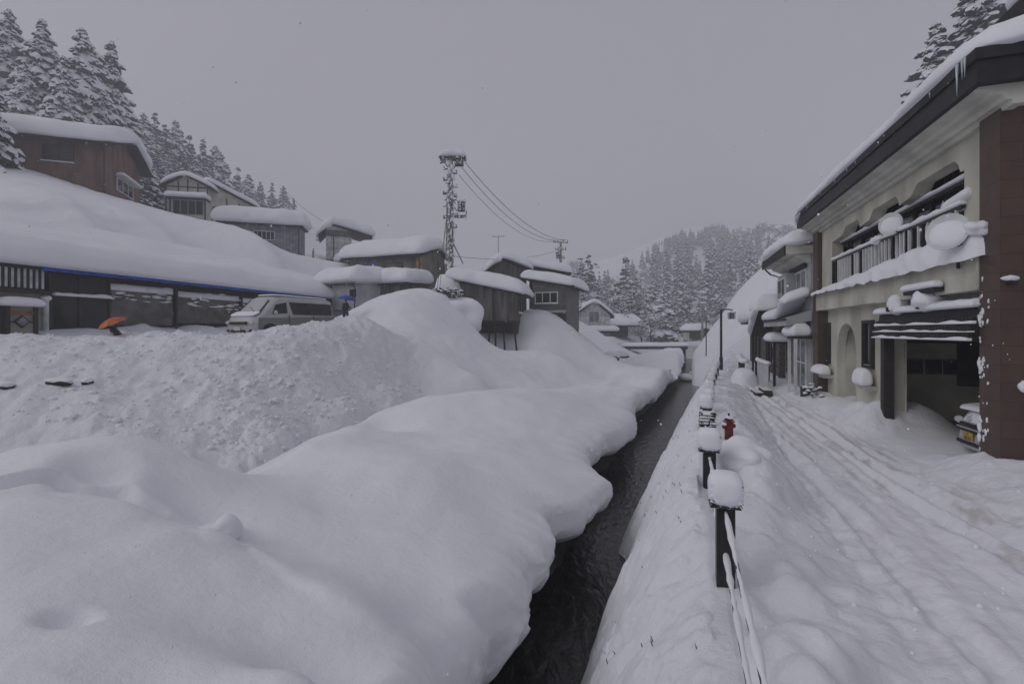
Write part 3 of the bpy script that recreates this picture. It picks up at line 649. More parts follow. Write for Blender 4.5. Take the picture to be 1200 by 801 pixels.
# end wall and pillars
b = MB(); b.box(0, .56, -8.5, 0, -.3, 6.27); b.build('tiled_end_wall', M['brown_tile'], root)
b = MB(); b.box(10.25, 10.85, -.5, .02, -.3, 6.27); b.build('tiled_pillar', M['brown_tile'], root)
# upper wall with three-humped opening
yU = -.12; zf, zt, zn = 3.98, 5.93, 5.66
sa, sb = S(1130, yU), S(975, yU)
b1a, b1b = S(1126, yU), S(1067, yU); b2a, b2b = S(1054, yU), S(1018, yU); b3a, b3b = S(1008, yU), S(987, yU)
ch = .22
top = [(sa, zf), (sa, zn + .1)]
for (a, c) in ((b1a, b1b), (b2a, b2b), (b3a, b3b)):
    top += [(a, zn + .1), (a, zn + .02), (a + .001, zt - .12), (a + ch * .6, zt), (c - ch, zt), (c, zn)]
top = [(sa, zf), (sa, zn)]
for (a, c) in ((b1a, b1b), (b2a, b2b), (b3a, b3b)):
    top += [(a + .02, zn), (a + .10, zt - .10), (a + .10 + ch * .6, zt), (c - .1 - ch, zt), (c - .02, zn + .06)]
top += [(sb, zn), (sb, zf)]
poly = [(.56, zf), *top, (10.25, zf), (10.25, 6.27), (.56, 6.27)]
b = MB(); b.prism([(p[0], p[1]) for p in poly], yU, yU - .33, 'y')
b.build('upper_wall', M['cream'], root)
# ledge
b = MB(); b.box(.565, 10.45, -.6, .03, 3.385, 3.975); b.box(.57, 4.9, -.55, .045, 3.36, 3.70); b.build('balcony_ledge', M['cream'], root, bevel=.012)
# ground wall with arch niche
yG = -.30
aa, ab = S(1003, yG), S(981, yG)
az = 2.9; ar = (ab - aa) / 2
arch = [(aa, -.3)] + [(aa + ar - ar * math.cos(t), az - ar + ar * math.sin(t)) for t in np.linspace(0, math.pi, 17)] + [(ab, -.3)]
poly = [(4.86, -.3), *arch, (10.25, -.3), (10.25, 3.384), (4.86, 3.384)]
b = MB(); b.prism(poly, yG, yG - .25, 'y'); b.build('ground_floor_wall', M['cream'], root)
b = MB(); b.box(aa - .1, ab + .1, -1.25, -1.15, -.3, 3.2); b.box(aa - .1, aa - .002, -1.15, yG - .252, -.3, 3.2); b.box(ab + .002, ab + .1, -1.15, yG - .252, -.3, 3.2); b.box(aa - .1, ab + .1, -1.15, yG - .252, 2.95, 3.2)
nic = b.build('arched_niche', M['cream_trim'], root)
b = MB(); b.box(aa + .2, ab - .25, -1.14, -1.10, 0, 2.2); b.build('door', M['cream_trim'], nic)
for (p0, p1, y0, y1) in ((1025.5, 1014, 375, 431), (974, 966, 378, 425)):
    s0, s1 = S(p0, yG), S(p1, yG); z1 = FR.z_((p0 + p1) / 2, y0, yG); z0 = FR.z_((p0 + p1) / 2, y1, yG)
    window(root, FR, s0, s1, z0, z1, yG + .002, 1, 'dark_snowy', 'glass', .09, .10, 1, 1, name='shutter_window')
# ragged snow on the shutters' sills
def onroot(name, c, rad, seed=1, amp=.22, parent=None):
    return lump(name, c, rad, parent=parent or root, seed=seed, amp=amp)
for px_, zz_, hw_, T_ in ((1013, 1.12, .50, .50), (965.5, 1.12, .52, .34)):
    x_ = S(px_, -.1); b = MB(); b.box(x_ - hw_ * .75, x_ + hw_ * .75, yG + .002, .0, zz_ - .12, zz_); pb = b.build('planter_box', M['cream_trim'], root)
    b = MB(); pillow(b, x_ - hw_, x_ + hw_, yG + .01, .16, T_, base=lambda X, Y: zz_ - .01 + 0 * X, r=T_ * .7, nx=26, ny=18, seed=px_, wob=.35, mid=.25, corner=4); b.build('planter_snow', M['snow'], pb, smooth=True)
# cornice and fascia
cz = [(-.16, 6.22), (-.02, 6.22), (.0, 6.30), (.08, 6.30), (.11, 6.38), (.22, 6.40), (.25, 6.47), (.40, 6.49), (.42, 6.56), (-.16, 6.56)]
b = MB(); b.prism(cz, -.28, 10.95, 'x')
b.prism([(-y - .0 , z + .002) for y, z in cz], -8.5, -.16, 'y'); b.build('cornice', M['cream_trim'], root)
b = MB(); b.box(-.45, 11.05, -8.9, .52, 6.545, 7.05); b.box(-.50, 11.1, -8.9, .56, 6.90, 7.08); b.build('roof_fascia', M['fascia'], root)
b = MB()
pillow(b, -.62, 11.2, -8.9, .62, .50, base=lambda X, Y: 7.07 + .22 * np.clip(-Y + .1, 0, 5.5) - .02, r=.55, nx=110, ny=50, wob=.12, mid=.22, droop=.03, corner=20, seed=2.2, rough=.06)
b.build('roof_snow', M['snow'], root, smooth=True)
icicles('icicle', [((10.2, .6, 6.98), (11.05, .6, 6.98))], root, 3, 10, .15, .55); icicles('icicle', [((-.35, .62, 7.0), (-.1, .62, 7.0))], root, 4, 14, .45, .6)
icicles('icicle', [((.5, .61, 6.97), (10.0, .61, 6.97))], root, 8, .8, .04, .16)
# roof-top storey
b = MB(); b.box(-.6, 2.8, -7, -2.2, 7.0, 8.95); b.build('top_storey_wall', M['cream_trim'], root)
b = MB(); b.box(-1.2, 3.2, -7.6, -1.5, 8.90, 9.25); b.build('top_storey_eave', M['dark_wood'], root, bevel=.02)
b = MB(); pillow(b, -1.3, 3.3, -7.7, -1.4, .6, base=lambda X, Y: 9.24 + 0 * X, nx=40, ny=30, seed=5); b.build('top_storey_snow', M['snow'], root, smooth=True)
# recessed window band on the balcony
yW = -.62
wb = MB(); wb.box(sa - .1, sb + .1, yW - .06, yW, 3.98, 6.2); band = wb.build('window_band', M['black_plain'], root)
mull = [S(p, yW) for p in (1130, 1112, 1094, 1074, 1057, 1040, 1026, 1012, 1000, 990, 980)]
for i in range(len(mull) - 1):
    a, c = mull[i], mull[i + 1]
    g = MB(); g.box(a + .05, c - .05, yW + .004, yW + .02, 4.15, 5.52); g.build('window_pane', M['glass_frost' if i in (3, 7, 9) else 'glass'], band)
    g = MB(); g.box(a + .05, c - .05, yW + .004, yW + .02, 5.70, 6.1); g.build('transom_pane', M['glass'], band)
for i, a in enumerate(mull):
    g = MB(); g.box(a - .035, a + .035, yW + .002, yW + .07, 4.0, 6.15); g.build('mullion', M['dark_snowy'], band)
    if i in (1, 2, 4, 6): onroot('clinging_snow', (a, yW + .08, 4.95 + .25 * math.sin(i * 3)), (.09, .06, .42), 10 + i, .6)
b = MB(); b.box(sa + .01, sb - .01, -.52, -.40, 5.56, 5.63); b.build('transom_rail', M['dark_wood'], root)
b = MB(); pillow(b, sa + .01, sb - .01, -.56, -.34, .11, base=lambda X, Y: 5.63 + 0 * X, nx=120, ny=10, corner=30, seed=1, rough=.5, wob=.3); b.build('rail_snow', M['snow'], root, smooth=True)
# balcony railing
rl = MB(); s0r, s1r = S(1128, -.05), S(976, -.05)
rl.box(s0r, s1r, -.09, -.03, 4.93, 4.99); rl.box(s0r, s1r, -.08, -.04, 4.12, 4.16)
rl.box(s1r - .07, s1r, -.10, -.02, 3.98, 5.02); rl.box(S(1060), S(1060) + .05, -.1, -.02, 3.98, 5.0)
rail = rl.build('balcony_railing', M['black'], root)
nbal = 34
for i in range(nbal):
    x = s0r + .2 + (s1r - s0r - .35) * i / nbal
    g = MB(); k = random.uniform(.014, .030); g.box(x - k, x + k, -.075, -.035 + k * .4, 4.16, 4.93); g.build('baluster', M['white' if random.random() < .75 else 'black_plain'], rail)
b = MB(); pillow(b, s0r, s1r, -.14, .02, .12, base=lambda X, Y: 4.985 + 0 * X, nx=110, ny=10, corner=30, seed=3, rough=.6, wob=.3); b.build('railing_snow', M['snow'], rail, smooth=True)
# snow heaped on the ledge
def lb(X, Y): return 3.97 - .10 * np.clip(Y, 0, 1)
b = MB()
sx = np.linspace(.35, 10.7, 150)
th = np.linspace(-.15, math.pi * 1.0, 22)
hgt = np.interp(sx, [.35, .8, 1.6, 2.6, 4, 6, 9, 10.7], [.42, .60, .55, .50, .44, .34, .20, .14]) * (1 + .22 * noise3(sx * 1.1, 2, 3))
Xg = np.broadcast_to(sx[:, None], (150, 22)); c = np.cos(th)[None]; s_ = np.sin(th)[None]
Yg = -.12 + c * .34 * (1 + .2 * noise3(sx * 1.6, 5, 5))[:, None] + .04 * noise3(Xg * 3, s_ * 2, 1)
Zg = 3.97 + hgt[:, None] * s_ + .05 * noise3(Xg * 2.2, c * 2 + 0 * Xg, 7)
taper = np.sqrt(np.clip(np.minimum(sx - .35, 10.7 - sx) / .25, 0, 1))[:, None]
Yg = -.12 + (Yg + .12) * taper; Zg = 3.97 + (Zg - 3.97) * taper
b.grid(Xg, Yg, Zg); b.build('ledge_snow', M['snow'], root, smooth=True)
onroot('ledge_snow', (.50, .04, 4.42), (.20, .16, .13), 21, .5); 
# awning arm on ledge front and snow lumps on it
s0, s1 = S(1103, .1), S(1066, .1)
b = MB(); b.box(s0, s1, .05, .22, 3.42, 3.50); aw = b.build('awning_box', M['black_plain'], root)
b = MB(); pillow(b, s0 - .05, s1 + .05, .05, .28, .16, base=lambda X, Y: 3.50 + 0 * X, nx=40, ny=10, seed=9); b.build('awning_snow', M['snow'], aw, smooth=True)
# garage
gs0, gs1 = .562, 4.855
b = MB()
b.prism([(-.3, 3.06), (-.02, 3.06), (.10, 2.46), (-.3, 2.46)], gs0, gs1, 'x'); can = b.build('garage_canopy', M['black_plain'], root)
for k in range(3):
    zz = 2.50 + .15 * k; yy = .11 - .03 * k
    g = MB(); n = 34
    for i in range(n):
        x = gs0 + .03 + (gs1 - gs0 - .06) * (i + .5) / n; w = (gs1 - gs0) / n * .42
        g.box(x - w, x + w, yy - .04, yy + .035, zz, zz + .10)
    g.build('tile_row', M['dark_wood'], can)
    g = MB(); pillow(g, gs0 + .01, gs1 - .01, yy - .06, yy + .075, .055 if k != 1 else .045, base=lambda X, Y: zz - .035 + 0 * X, nx=140, ny=8, corner=30, seed=k * 3, rough=.8, wob=.5); g.build('row_snow', M['snow'], can, smooth=True)
b = MB(); pillow(b, gs0 + .01, gs1 + .02, -.25, .14, .16, base=lambda X, Y: 3.06 + 0 * X, nx=120, ny=14, corner=30, seed=4, rough=.3, wob=.3); b.build('canopy_snow', M['snow'], can, smooth=True)
onroot('canopy_snow', (S(1053, .0) , .03, 3.28), (.20, .2, .24), 31, .3, can); onroot('canopy_snow', (S(1090, .0), .03, 3.28), (.34, .26, .22), 32, .4, can)
for p in (1053, 1090):
    g = MB(); g.box(S(p) - .04, S(p) + .04, .0, .24, 3.1, 3.2); g.build('bracket', M['black_plain'], can)
b = MB(); b.box(4.56, 4.852, -.22, -.04, -.2, 2.455); b.box(4.60, 4.81, -.24, -.02, -.2, 2.455); b.build('garage_jamb', M['dark_snowy'], root)
gi = MB()
gi.box(.57, 7.0, -6.1, -6.0, -.2, 3.3); gi.box(7.0, 7.1, -6.1, -.56, -.2, 3.3); gi.box(.57, 7.0, -6.0, -.56, 3.0, 3.3); gi.box(4.86, 6.99, -.60, -.556, -.2, 3.0)
inn = gi.build('garage_inner_wall', M['interior'], root)
g = MB(); g.box(.565, 6.99, -6.0, -1.6, -.25, .12); g.build('garage_floor', M['floor_c'], root)
# boxes and black doorway panel on the garage's far side wall (x = 7.0 plane)
def tt(px):   # depth (local y) on plane x=7.0 for a pixel column
    A_ = FR.A + FR.d * 7.0; t = (px - 600) / FP; return (t * A_.y - A_.x) / (FR.n.x - t * FR.n.y)
for p0, p1 in ((1061, 1080), (1084, 1102), (1105, 1123)):
    y0, y1 = tt(p0), tt(p1)
    window_x(root, min(y0, y1), max(y0, y1), 1.42, 1.84, 7.0 - .002, -1, 'dark_wood', 'glass', .04, .08, 1, 'meter_window', 0)
y0, y1 = tt(1121), tt(1155)
g = MB(); g.box(6.93, 6.99, min(y0, y1), max(y0, y1), 1.1, 2.45); g.build('dark_opening', M['black_plain'], root)  # black panel on the wall, its colour stands in for the doorway's dark inside
g = MB(); g.box(6.90, 6.99, tt(1056), tt(1150), 2.30, 2.36); g.build('wall_pipe', M['black_plain'], root)

# kerb block and planter shrub by the far pillar
pp = FR.w(10.2, .35, 0)
k = empty('stone_planter', (pp.x, pp.y, 0), FR.rz, 'dark stone planter with a snow laden shrub at the foot of the far brown pillar', 'planter')
b = MB(); b.box(-.15, .45, -.2, .15, 0, .62); b.build('box', M['dark_snowy'], k, bevel=.03)
b = MB(); rr = random.Random(5)
for i in range(26):
    a = rr.uniform(0, 6.28); r_ = rr.uniform(0, .42); b.blob((-.5 + r_ * math.cos(a) * 1.3, -.05 + r_ * math.sin(a) * .6, .45 + rr.uniform(-.1, .3)), (.10, .09, .07), 1, i, .4)
b.build('snowy_foliage', M['needles'], k, smooth=True)

# satellite dishes on the balcony
def dish(c, R, label, yaw, tilt):
    w = FR.w(*c); r = empty('satellite_dish', w, FR.rz + yaw, label, 'satellite dish')
    b = MB(); n = 28; rings = 7; V = []; F = []
    for side in (0, 1):
        for i in range(rings + 1):
            q = R * i / rings
            for j in range(n):
                a = 2 * math.pi * j / n; V.append((q * math.cos(a), .25 * (q / R) ** 2 * R + .02 * side, q * math.sin(a) * 1.02))
    for side in (0, 1):
        o = side * (rings + 1) * n
        for i in range(rings):
            for j in range(n):
                f = (o + i * n + j, o + i * n + (j + 1) % n, o + (i + 1) * n + (j + 1) % n, o + (i + 1) * n + j); F.append(f if side else f[::-1])
    b.add(V, F); d = b.build('reflector', M['white'], r, smooth=True); d.rotation_euler = (tilt, 0, 0)
    b = MB(); v, f = ico(3); kk = 1 + .08 * noise3(v[:, 0] * 2, v[:, 1], v[:, 2] * 2 + R)
    b.add(np.stack([v[:, 0] * R * .88, .17 * R + v[:, 1] * .10 + .0, v[:, 2] * R * .78 - .12 * R], 1) * kk[:, None], f); sn = b.build('packed_snow', M['snow'], d, smooth=True)
    b = MB(); b.tube([(0, -.02, 0), (0, -.25, -.1), (0, -.3, -R - .3)], .03, 8); b.tube([(-.1, -.2, -.2), (-.25, .3, -R * .9)], .015, 6); b.build('mount', M['black'], r)
    return r
dish((S(1113, .30), .30, FR.z_(1113, 273, .30)), .33, 'larger round satellite dish packed with snow at the near end of the balcony', .75, .15)
dish((S(1046, .05), .05, FR.z_(1046, 263, .05)), .27, 'smaller round satellite dish packed with snow at the middle of the balcony railing', .7, .05)
b = MB(); pillow(b, S(1130, .0), S(1100, .0), -.45, .0, .32, base=lambda X, Y: 5.0 + .0 * X + .12 * (S(1110) - X), nx=30, ny=20, seed=12, wob=.3); b.build('railing_snow', M['snow'], rail, smooth=True)
onroot('railing_snow', (S(1026), -.03, 5.02), (.26, .12, .12), 41, .4, rail)
b = MB(); b.box(-.004, .0, -1, -.6, 4, 4.3)

# ---------------------------------------------------------------- small car in the garage
def kei_car():
    p = FR.w(2.22, -.66, .08)
    r = empty('parked_car', p, FR.rz, 'small frosted car with a yellow plate nosing out of the open garage', 'car')
    # local: x along facade (width), +y = nose towards the road
    hw = .74
    prof = [(0, .18), (.02, .36), (.0, .52), (-.03, .72), (-.16, .90), (-.75, 1.03), (-1.15, 1.42), (-1.45, 1.53), (-2.9, 1.50), (-3.3, .98), (-3.36, .3), (-3.3, .18)]
    V = []; F = []; n = len(prof); K = 9
    for i in range(K):
        u = -1 + 2 * i / (K - 1)
        for y, z in prof:
            tap = 1 - .20 * max(0, (z - .95) / .58); fy = -.20 * abs(u) ** 3 if y > -1 else 0
            V.append((u * hw * tap, y + fy, z - (.05 * abs(u) ** 3 if z > .6 else 0)))
    for i in range(K - 1):
        for j in range(n):
            a, c = i * n + j, i * n + (j + 1) % n; F.append((a, a + n, c + n, c))
    F.append(tuple(range(n))); F.append(tuple(range((K - 1) * n, K * n))[::-1])
    b = MB(); b.add(V, F); body = b.build('body', M['car'], r, smooth=False, bevel=.02)
    b = MB(); b.prism([(-.62, 1.04), (.62, 1.04), (.50, 1.40), (-.50, 1.40)], -.0, .02, 'y'); g = b.build('windscreen', M['glass'], r); g.location = (0, -.78, .03); g.rotation_euler = (math.radians(-45), 0, 0); g.location = (0, -1.28, .48); g.location = (0, -1.5, .30)
    b = MB(); b.box(-.36, .36, .005, .03, .62, .66); b.box(-.34, .34, .005, .03, .52, .56); b.box(-.34, .34, .0, .02, .66, .70); b.build('grille', M['black_plain'], r)
    b = MB(); b.box(-.42, .42, .02, .045, .58, .61); b.build('grille_bar', M['chrome'], r)
    b = MB(); b.box(-.45, .45, .01, .03, .26, .33); b.build('lower_grille', M['black_plain'], r)
    for sx in (-1, 1):
        b = MB(); b.blob((sx * .55, -.07, .70), (.15, .07, .08), 2, 1, .05); b.build('headlight', M['lamp'], r, smooth=True)
        b = MB(); b.tube([(sx * .60, -.55, .27), (sx * .74, -.55, .27)], .27, 20); w_ = b.build('wheel', M['tyre'], r); b = MB(); b.tube([(sx * .741, -.55, .27), (sx * .75, -.55, .27)], .17, 16); b.build('rim', M['rim'], w_)
        b = MB(); b.blob((sx * .74, -1.0, 1.02), (.09, .07, .07), 2, 3, .05); b.build('wing_mirror', M['black_plain'], r, smooth=True)
    b = MB(); b.box(-.165, .165, .035, .05, .36, .525); pl = b.build('number_plate', M['plate_y'], r)
    # characters on the plate
    for txt, sz, x, z in (("57", .05, 0, .485), ("20-31", .085, 0, .40)):
        cu = bpy.data.curves.new('plate_text', 'FONT'); cu.body = txt; cu.size = sz * 1.25; cu.align_x = 'CENTER'; cu.align_y = 'CENTER'; cu.extrude = .001
        t0 = bpy.data.objects.new('tmp', cu); COL.objects.link(t0); bpy.context.view_layer.update(); tm = bpy.data.meshes.new_from_object(t0.evaluated_get(bpy.context.evaluated_depsgraph_get())); bpy.data.objects.remove(t0); t = bpy.data.objects.new('plate_text', tm); COL.objects.link(t); t.parent = pl; tm.materials.clear(); tm.materials.append(M['ink']); t.location = (x, .054, z); t.rotation_euler = (math.radians(90), 0, math.radians(180))
    b = MB(); pillow(b, -.66, .66, -.85, -.06, .10, base=lambda X, Y: .92 + .15 * (-Y) - .06 * abs(X) ** 2, nx=26, ny=18, seed=5); b.build('bonnet_snow', M['snow'], r, smooth=True)
    b = MB()
    for i in range(9): b.blob((-.72 + .03 * math.sin(i * 9), .0 - .12 * math.cos(i * 5), .15 + i * .09), (.07, .07, .07), 2, i, .5)
    b.build('clinging_snow', M['snow'], r, smooth=True)
kei_car()
# snow stuck on the tiled wall's arris
rr = random.Random(9); b = MB()
for i in range(60):
    z = rr.choice((rr.uniform(.6, 4.6), rr.gauss(.9, .2), rr.gauss(2.1, .15), rr.gauss(2.9, .2))); s_ = abs(rr.gauss(0, 1)) * .012 + .008
    b.blob((.56 - (abs(rr.gauss(0, .10))), .002, z), (s_ * 1.3, .010, s_ * (1 + 1.5 * rr.random())), 2, i, .9)
for z in (.8, 1.0, 2.05, 2.85): b.blob((.54, .008, z), (.05, .025, .09), 2, z, .9)
b.blob((.1, .02, 3.15), (.01, .01, .01), 1, 1)
b.build('clinging_snow', M['snow'], root, smooth=True)['kind'] = 'stuff'
b = MB(); b.blob((-.02, -.12, FR.z_(1182, 326, -.12)), (.05, .11, .045), 2, 4, .5); b.build('bracket_snow', M['snow'], root, smooth=True)
b = MB(); b.blob((-.02, -.28, FR.z_(1197, 452, -.28)), (.05, .07, .09), 2, 6, .4); b.build('bracket_snow', M['snow'], root, smooth=True)
b = MB(); b.box(-.14, .0, -.16, -.08, FR.z_(1182, 332, -.12) - .03, FR.z_(1182, 332, -.12) + .02); b.build('wall_bracket', M['black'], root)

# ================================================================ BOLLARD LIGHTS AND RAIL
def make_bollard(cap=True, seed=1):
    r = empty('bollard_light', (0, 0, 0))
    b = MB(); b.box(-.085, .085, -.085, .085, -.5, .90); b.build('post', M['black'], r, bevel=.01)
    b = MB(); b.box(-.07, .07, -.07, .07, .90, 1.15); b.build('lamp_core', M['glass_frost'], r)
    for k in range(5):
        g = MB(); z = .915 + .055 * k; q = .15
        g.add([(-q, -q, z), (q, -q, z), (q, q, z), (-q, q, z), (-q * .8, -q * .8, z + .035), (q * .8, -q * .8, z + .035), (q * .8, q * .8, z + .035), (-q * .8, q * .8, z + .035)],
              [(3, 2, 1, 0), (4, 5, 6, 7), (0, 1, 5, 4), (1, 2, 6, 5), (2, 3, 7, 6), (3, 0, 4, 7)]); g.build('louvre', M['black'], r)
    if cap:
        g = MB(); v, f = ico(4)
        pw = 3.2; nn = (np.abs(v) ** pw).sum(1) ** (1 / pw); v = v / nn[:, None]
        k = 1 + .07 * noise3(v[:, 0] * 1.5 + seed, v[:, 1] * 1.5, v[:, 2] * 1.5)
        g.add(np.stack([v[:, 0] * .165, v[:, 1] * .165 - .01, v[:, 2] * .165 + 1.08], 1) * np.stack([k, k, 1 + 0 * k], 1), f); g.build('snow_cap', M['snow'], r, smooth=True)
    return r
CAPS = [1, 1, 1, .92, .85, .9, .8, .85, .75, .8]
PX = [(4.86, 1), (7.05, 1), (8.9, 0), (10.9, 1), (13.2, 1), (15.6, 1), (18.2, 1), (21, 1), (24, 1), (27.2, 1)]
bl = ['nearest black bollard light under a tall snow cap beside the river', 'second bollard light from the camera, snow cap over its louvres', 'bare louvred bollard light beside the red hydrant', 'fourth bollard light, round snow cap just beyond the bare one', 'fifth bollard light along the river rail', 'sixth bollard light along the river rail', 'seventh bollard light along the river rail', 'eighth bollard light along the river rail', 'ninth bollard light along the river rail', 'farthest bollard light, short of the street lamp']
proto = None; BP = []
for i, (Y, c) in enumerate(PX):
    X = float(railx(Y)); o = make_bollard(bool(c), i * 1.7)
    gz = 0.0
    gz = 0 if i < 4 else -.12 - .1 * random.random(); o.scale = (CAPS[i] + .0, CAPS[i] * random.uniform(.9, 1.1), 1);
    o.location = (X, Y, gz); o.rotation_euler = (0, 0, -.33 + random.uniform(-.05, .05)); BP.append(Vector((X, Y, gz)))
    tag(o, bl[i], 'bollard light', 'bollard lights along the river')
def rail_piece(p, q, label, zs=(.78, .42), seed=0):
    r = empty('guard_rail', p, 0, label, 'railing', 'guard rails between the bollards')
    for z in zs:
        a = Vector((0, 0, z)); c = q - p + Vector((0, 0, z)); n = 30
        pts = [a.lerp(c, i / n) - Vector((0, 0, .05 * math.sin(math.pi * i / n))) for i in range(n + 1)]
        b = MB(); b.tube(pts, .018, 8); t = b.build('rail', M['black'], r, smooth=True)
        pts2 = [v + Vector((0, 0, .026)) for v in pts]; rad = [max(.005, .022 + .026 * float(noise3(i * .55, seed + z * 3, 1))) for i in range(n + 1)]; rad[0] = rad[-1] = .012
        b = MB(); b.tube(pts2, rad, 10); b.build('rail_snow', M['snow'], t, smooth=True)
    return r
q0 = Vector((float(railx(1.7)), 1.7, 0))
rail_piece(q0, BP[0], 'snow lined double guard rail running from the nearest bollard towards the viewer', (.84, .42), 1)
rn = ['first gap', 'second gap', 'third gap', 'fourth gap', 'fifth gap', 'sixth gap', 'seventh gap', 'eighth gap', 'ninth gap']
for i in range(9): rail_piece(BP[i], BP[i + 1], 'snow lined guard rail in the %s between bollard lights' % rn[i], (.80, .45), i + 2)

# hydrant
def hydrant():
    p = Vector((4.28, 9.6, .60)); r = empty('fire_hydrant', p, .3, 'small dull red fire hydrant standing in snow beside the road', 'hydrant')
    b = MB(); b.tube([(0, 0, -.3), (0, 0, .05), (0, 0, .28), (0, 0, .30)], [.10, .10, .105, .13], 20); b.tube([(0, 0, .30), (0, 0, .33)], [.14, .14], 20); b.build('body', M['red'], r, smooth=False, bevel=.004)
    b = MB(); b.tube([(0, 0, .33), (0, 0, .40), (0, 0, .44)], [.11, .09, .04], 18); b.build('bonnet', M['red'], r, smooth=True)
    for sx in (-1, 1):
        b = MB(); b.tube([(sx * .09, 0, .20), (sx * .165, 0, .20)], .05, 14); b.build('nozzle', M['red'], r)
    b = MB(); b.tube([(0, 0, .44), (0, 0, .50)], .022, 6); b.build('stem', M['black_plain'], r)
    b = MB(); b.blob((.02, 0, .40), (.12, .11, .045), 2, 3, .3); b.blob((-.14, 0, .26), (.06, .06, .045), 2, 5, .3); b.build('snow_cap', M['snow'], r, smooth=True)
hydrant()
bpy.data.objects['fire_hydrant'].scale = (.8, .8, .85)

# street lamp
def lamp_post():
    Y = 30.7; X = (845 - 600) / FP * Y; p = Vector((X, Y, 0)); r = empty('street_lamp', p, 0, 'tall black street lamp with a hanging lantern at the river rail', 'street lamp')
    b = MB(); b.tube([(0, 0, -.3), (0, 0, 1.0), (0, 0, 1.05), (0, 0, 4.05)], [.11, .11, .075, .07], 12); b.build('pole', M['black'], r, smooth=False)
    b = MB(); b.tube([(0, 0, 4.0), (.35, 0, 4.03), (.72, 0, 4.0)], .045, 8); b.tube([(.66, 0, 4.0), (.66, 0, 3.85)], .02, 6); b.build('arm', M['black'], r)
    b = MB(); b.add([(x * .22 + .66, y * .22, 3.78) for x, y in ((-1, -1), (1, -1), (1, 1), (-1, 1))] + [(.66, 0, 3.93)], [(0, 1, 4), (1, 2, 4), (2, 3, 4), (3, 0, 4), (3, 2, 1, 0)])
    for sx, sy in ((-1, -1), (1, -1), (1, 1), (-1, 1)): b.box(.66 + sx * .15 - .015, .66 + sx * .15 + .015, sy * .15 - .015, sy * .15 + .015, 3.45, 3.78)
    b.box(.50, .82, -.16, .16, 3.42, 3.46); la = b.build('lantern', M['black'], r)
    b = MB(); b.box(.54, .78, -.12, .12, 3.47, 3.77); b.build('lantern_glass', M['glass_frost'], la)
    b = MB(); pillow(b, .46, .86, -.2, .2, .07, base=lambda X, Y: 3.86 - .3 * np.maximum(abs(X - .66), abs(Y)), nx=12, ny=12); b.build('snow_cap', M['snow'], r, smooth=True)
lamp_post()
# ================================================================ HOUSES ON THE LEFT BANK
def pxw(px, Y): return ((px - 600) / FP * Y, Y)
def zat(py, Y): return H0 + (HY - py) / FP * Y

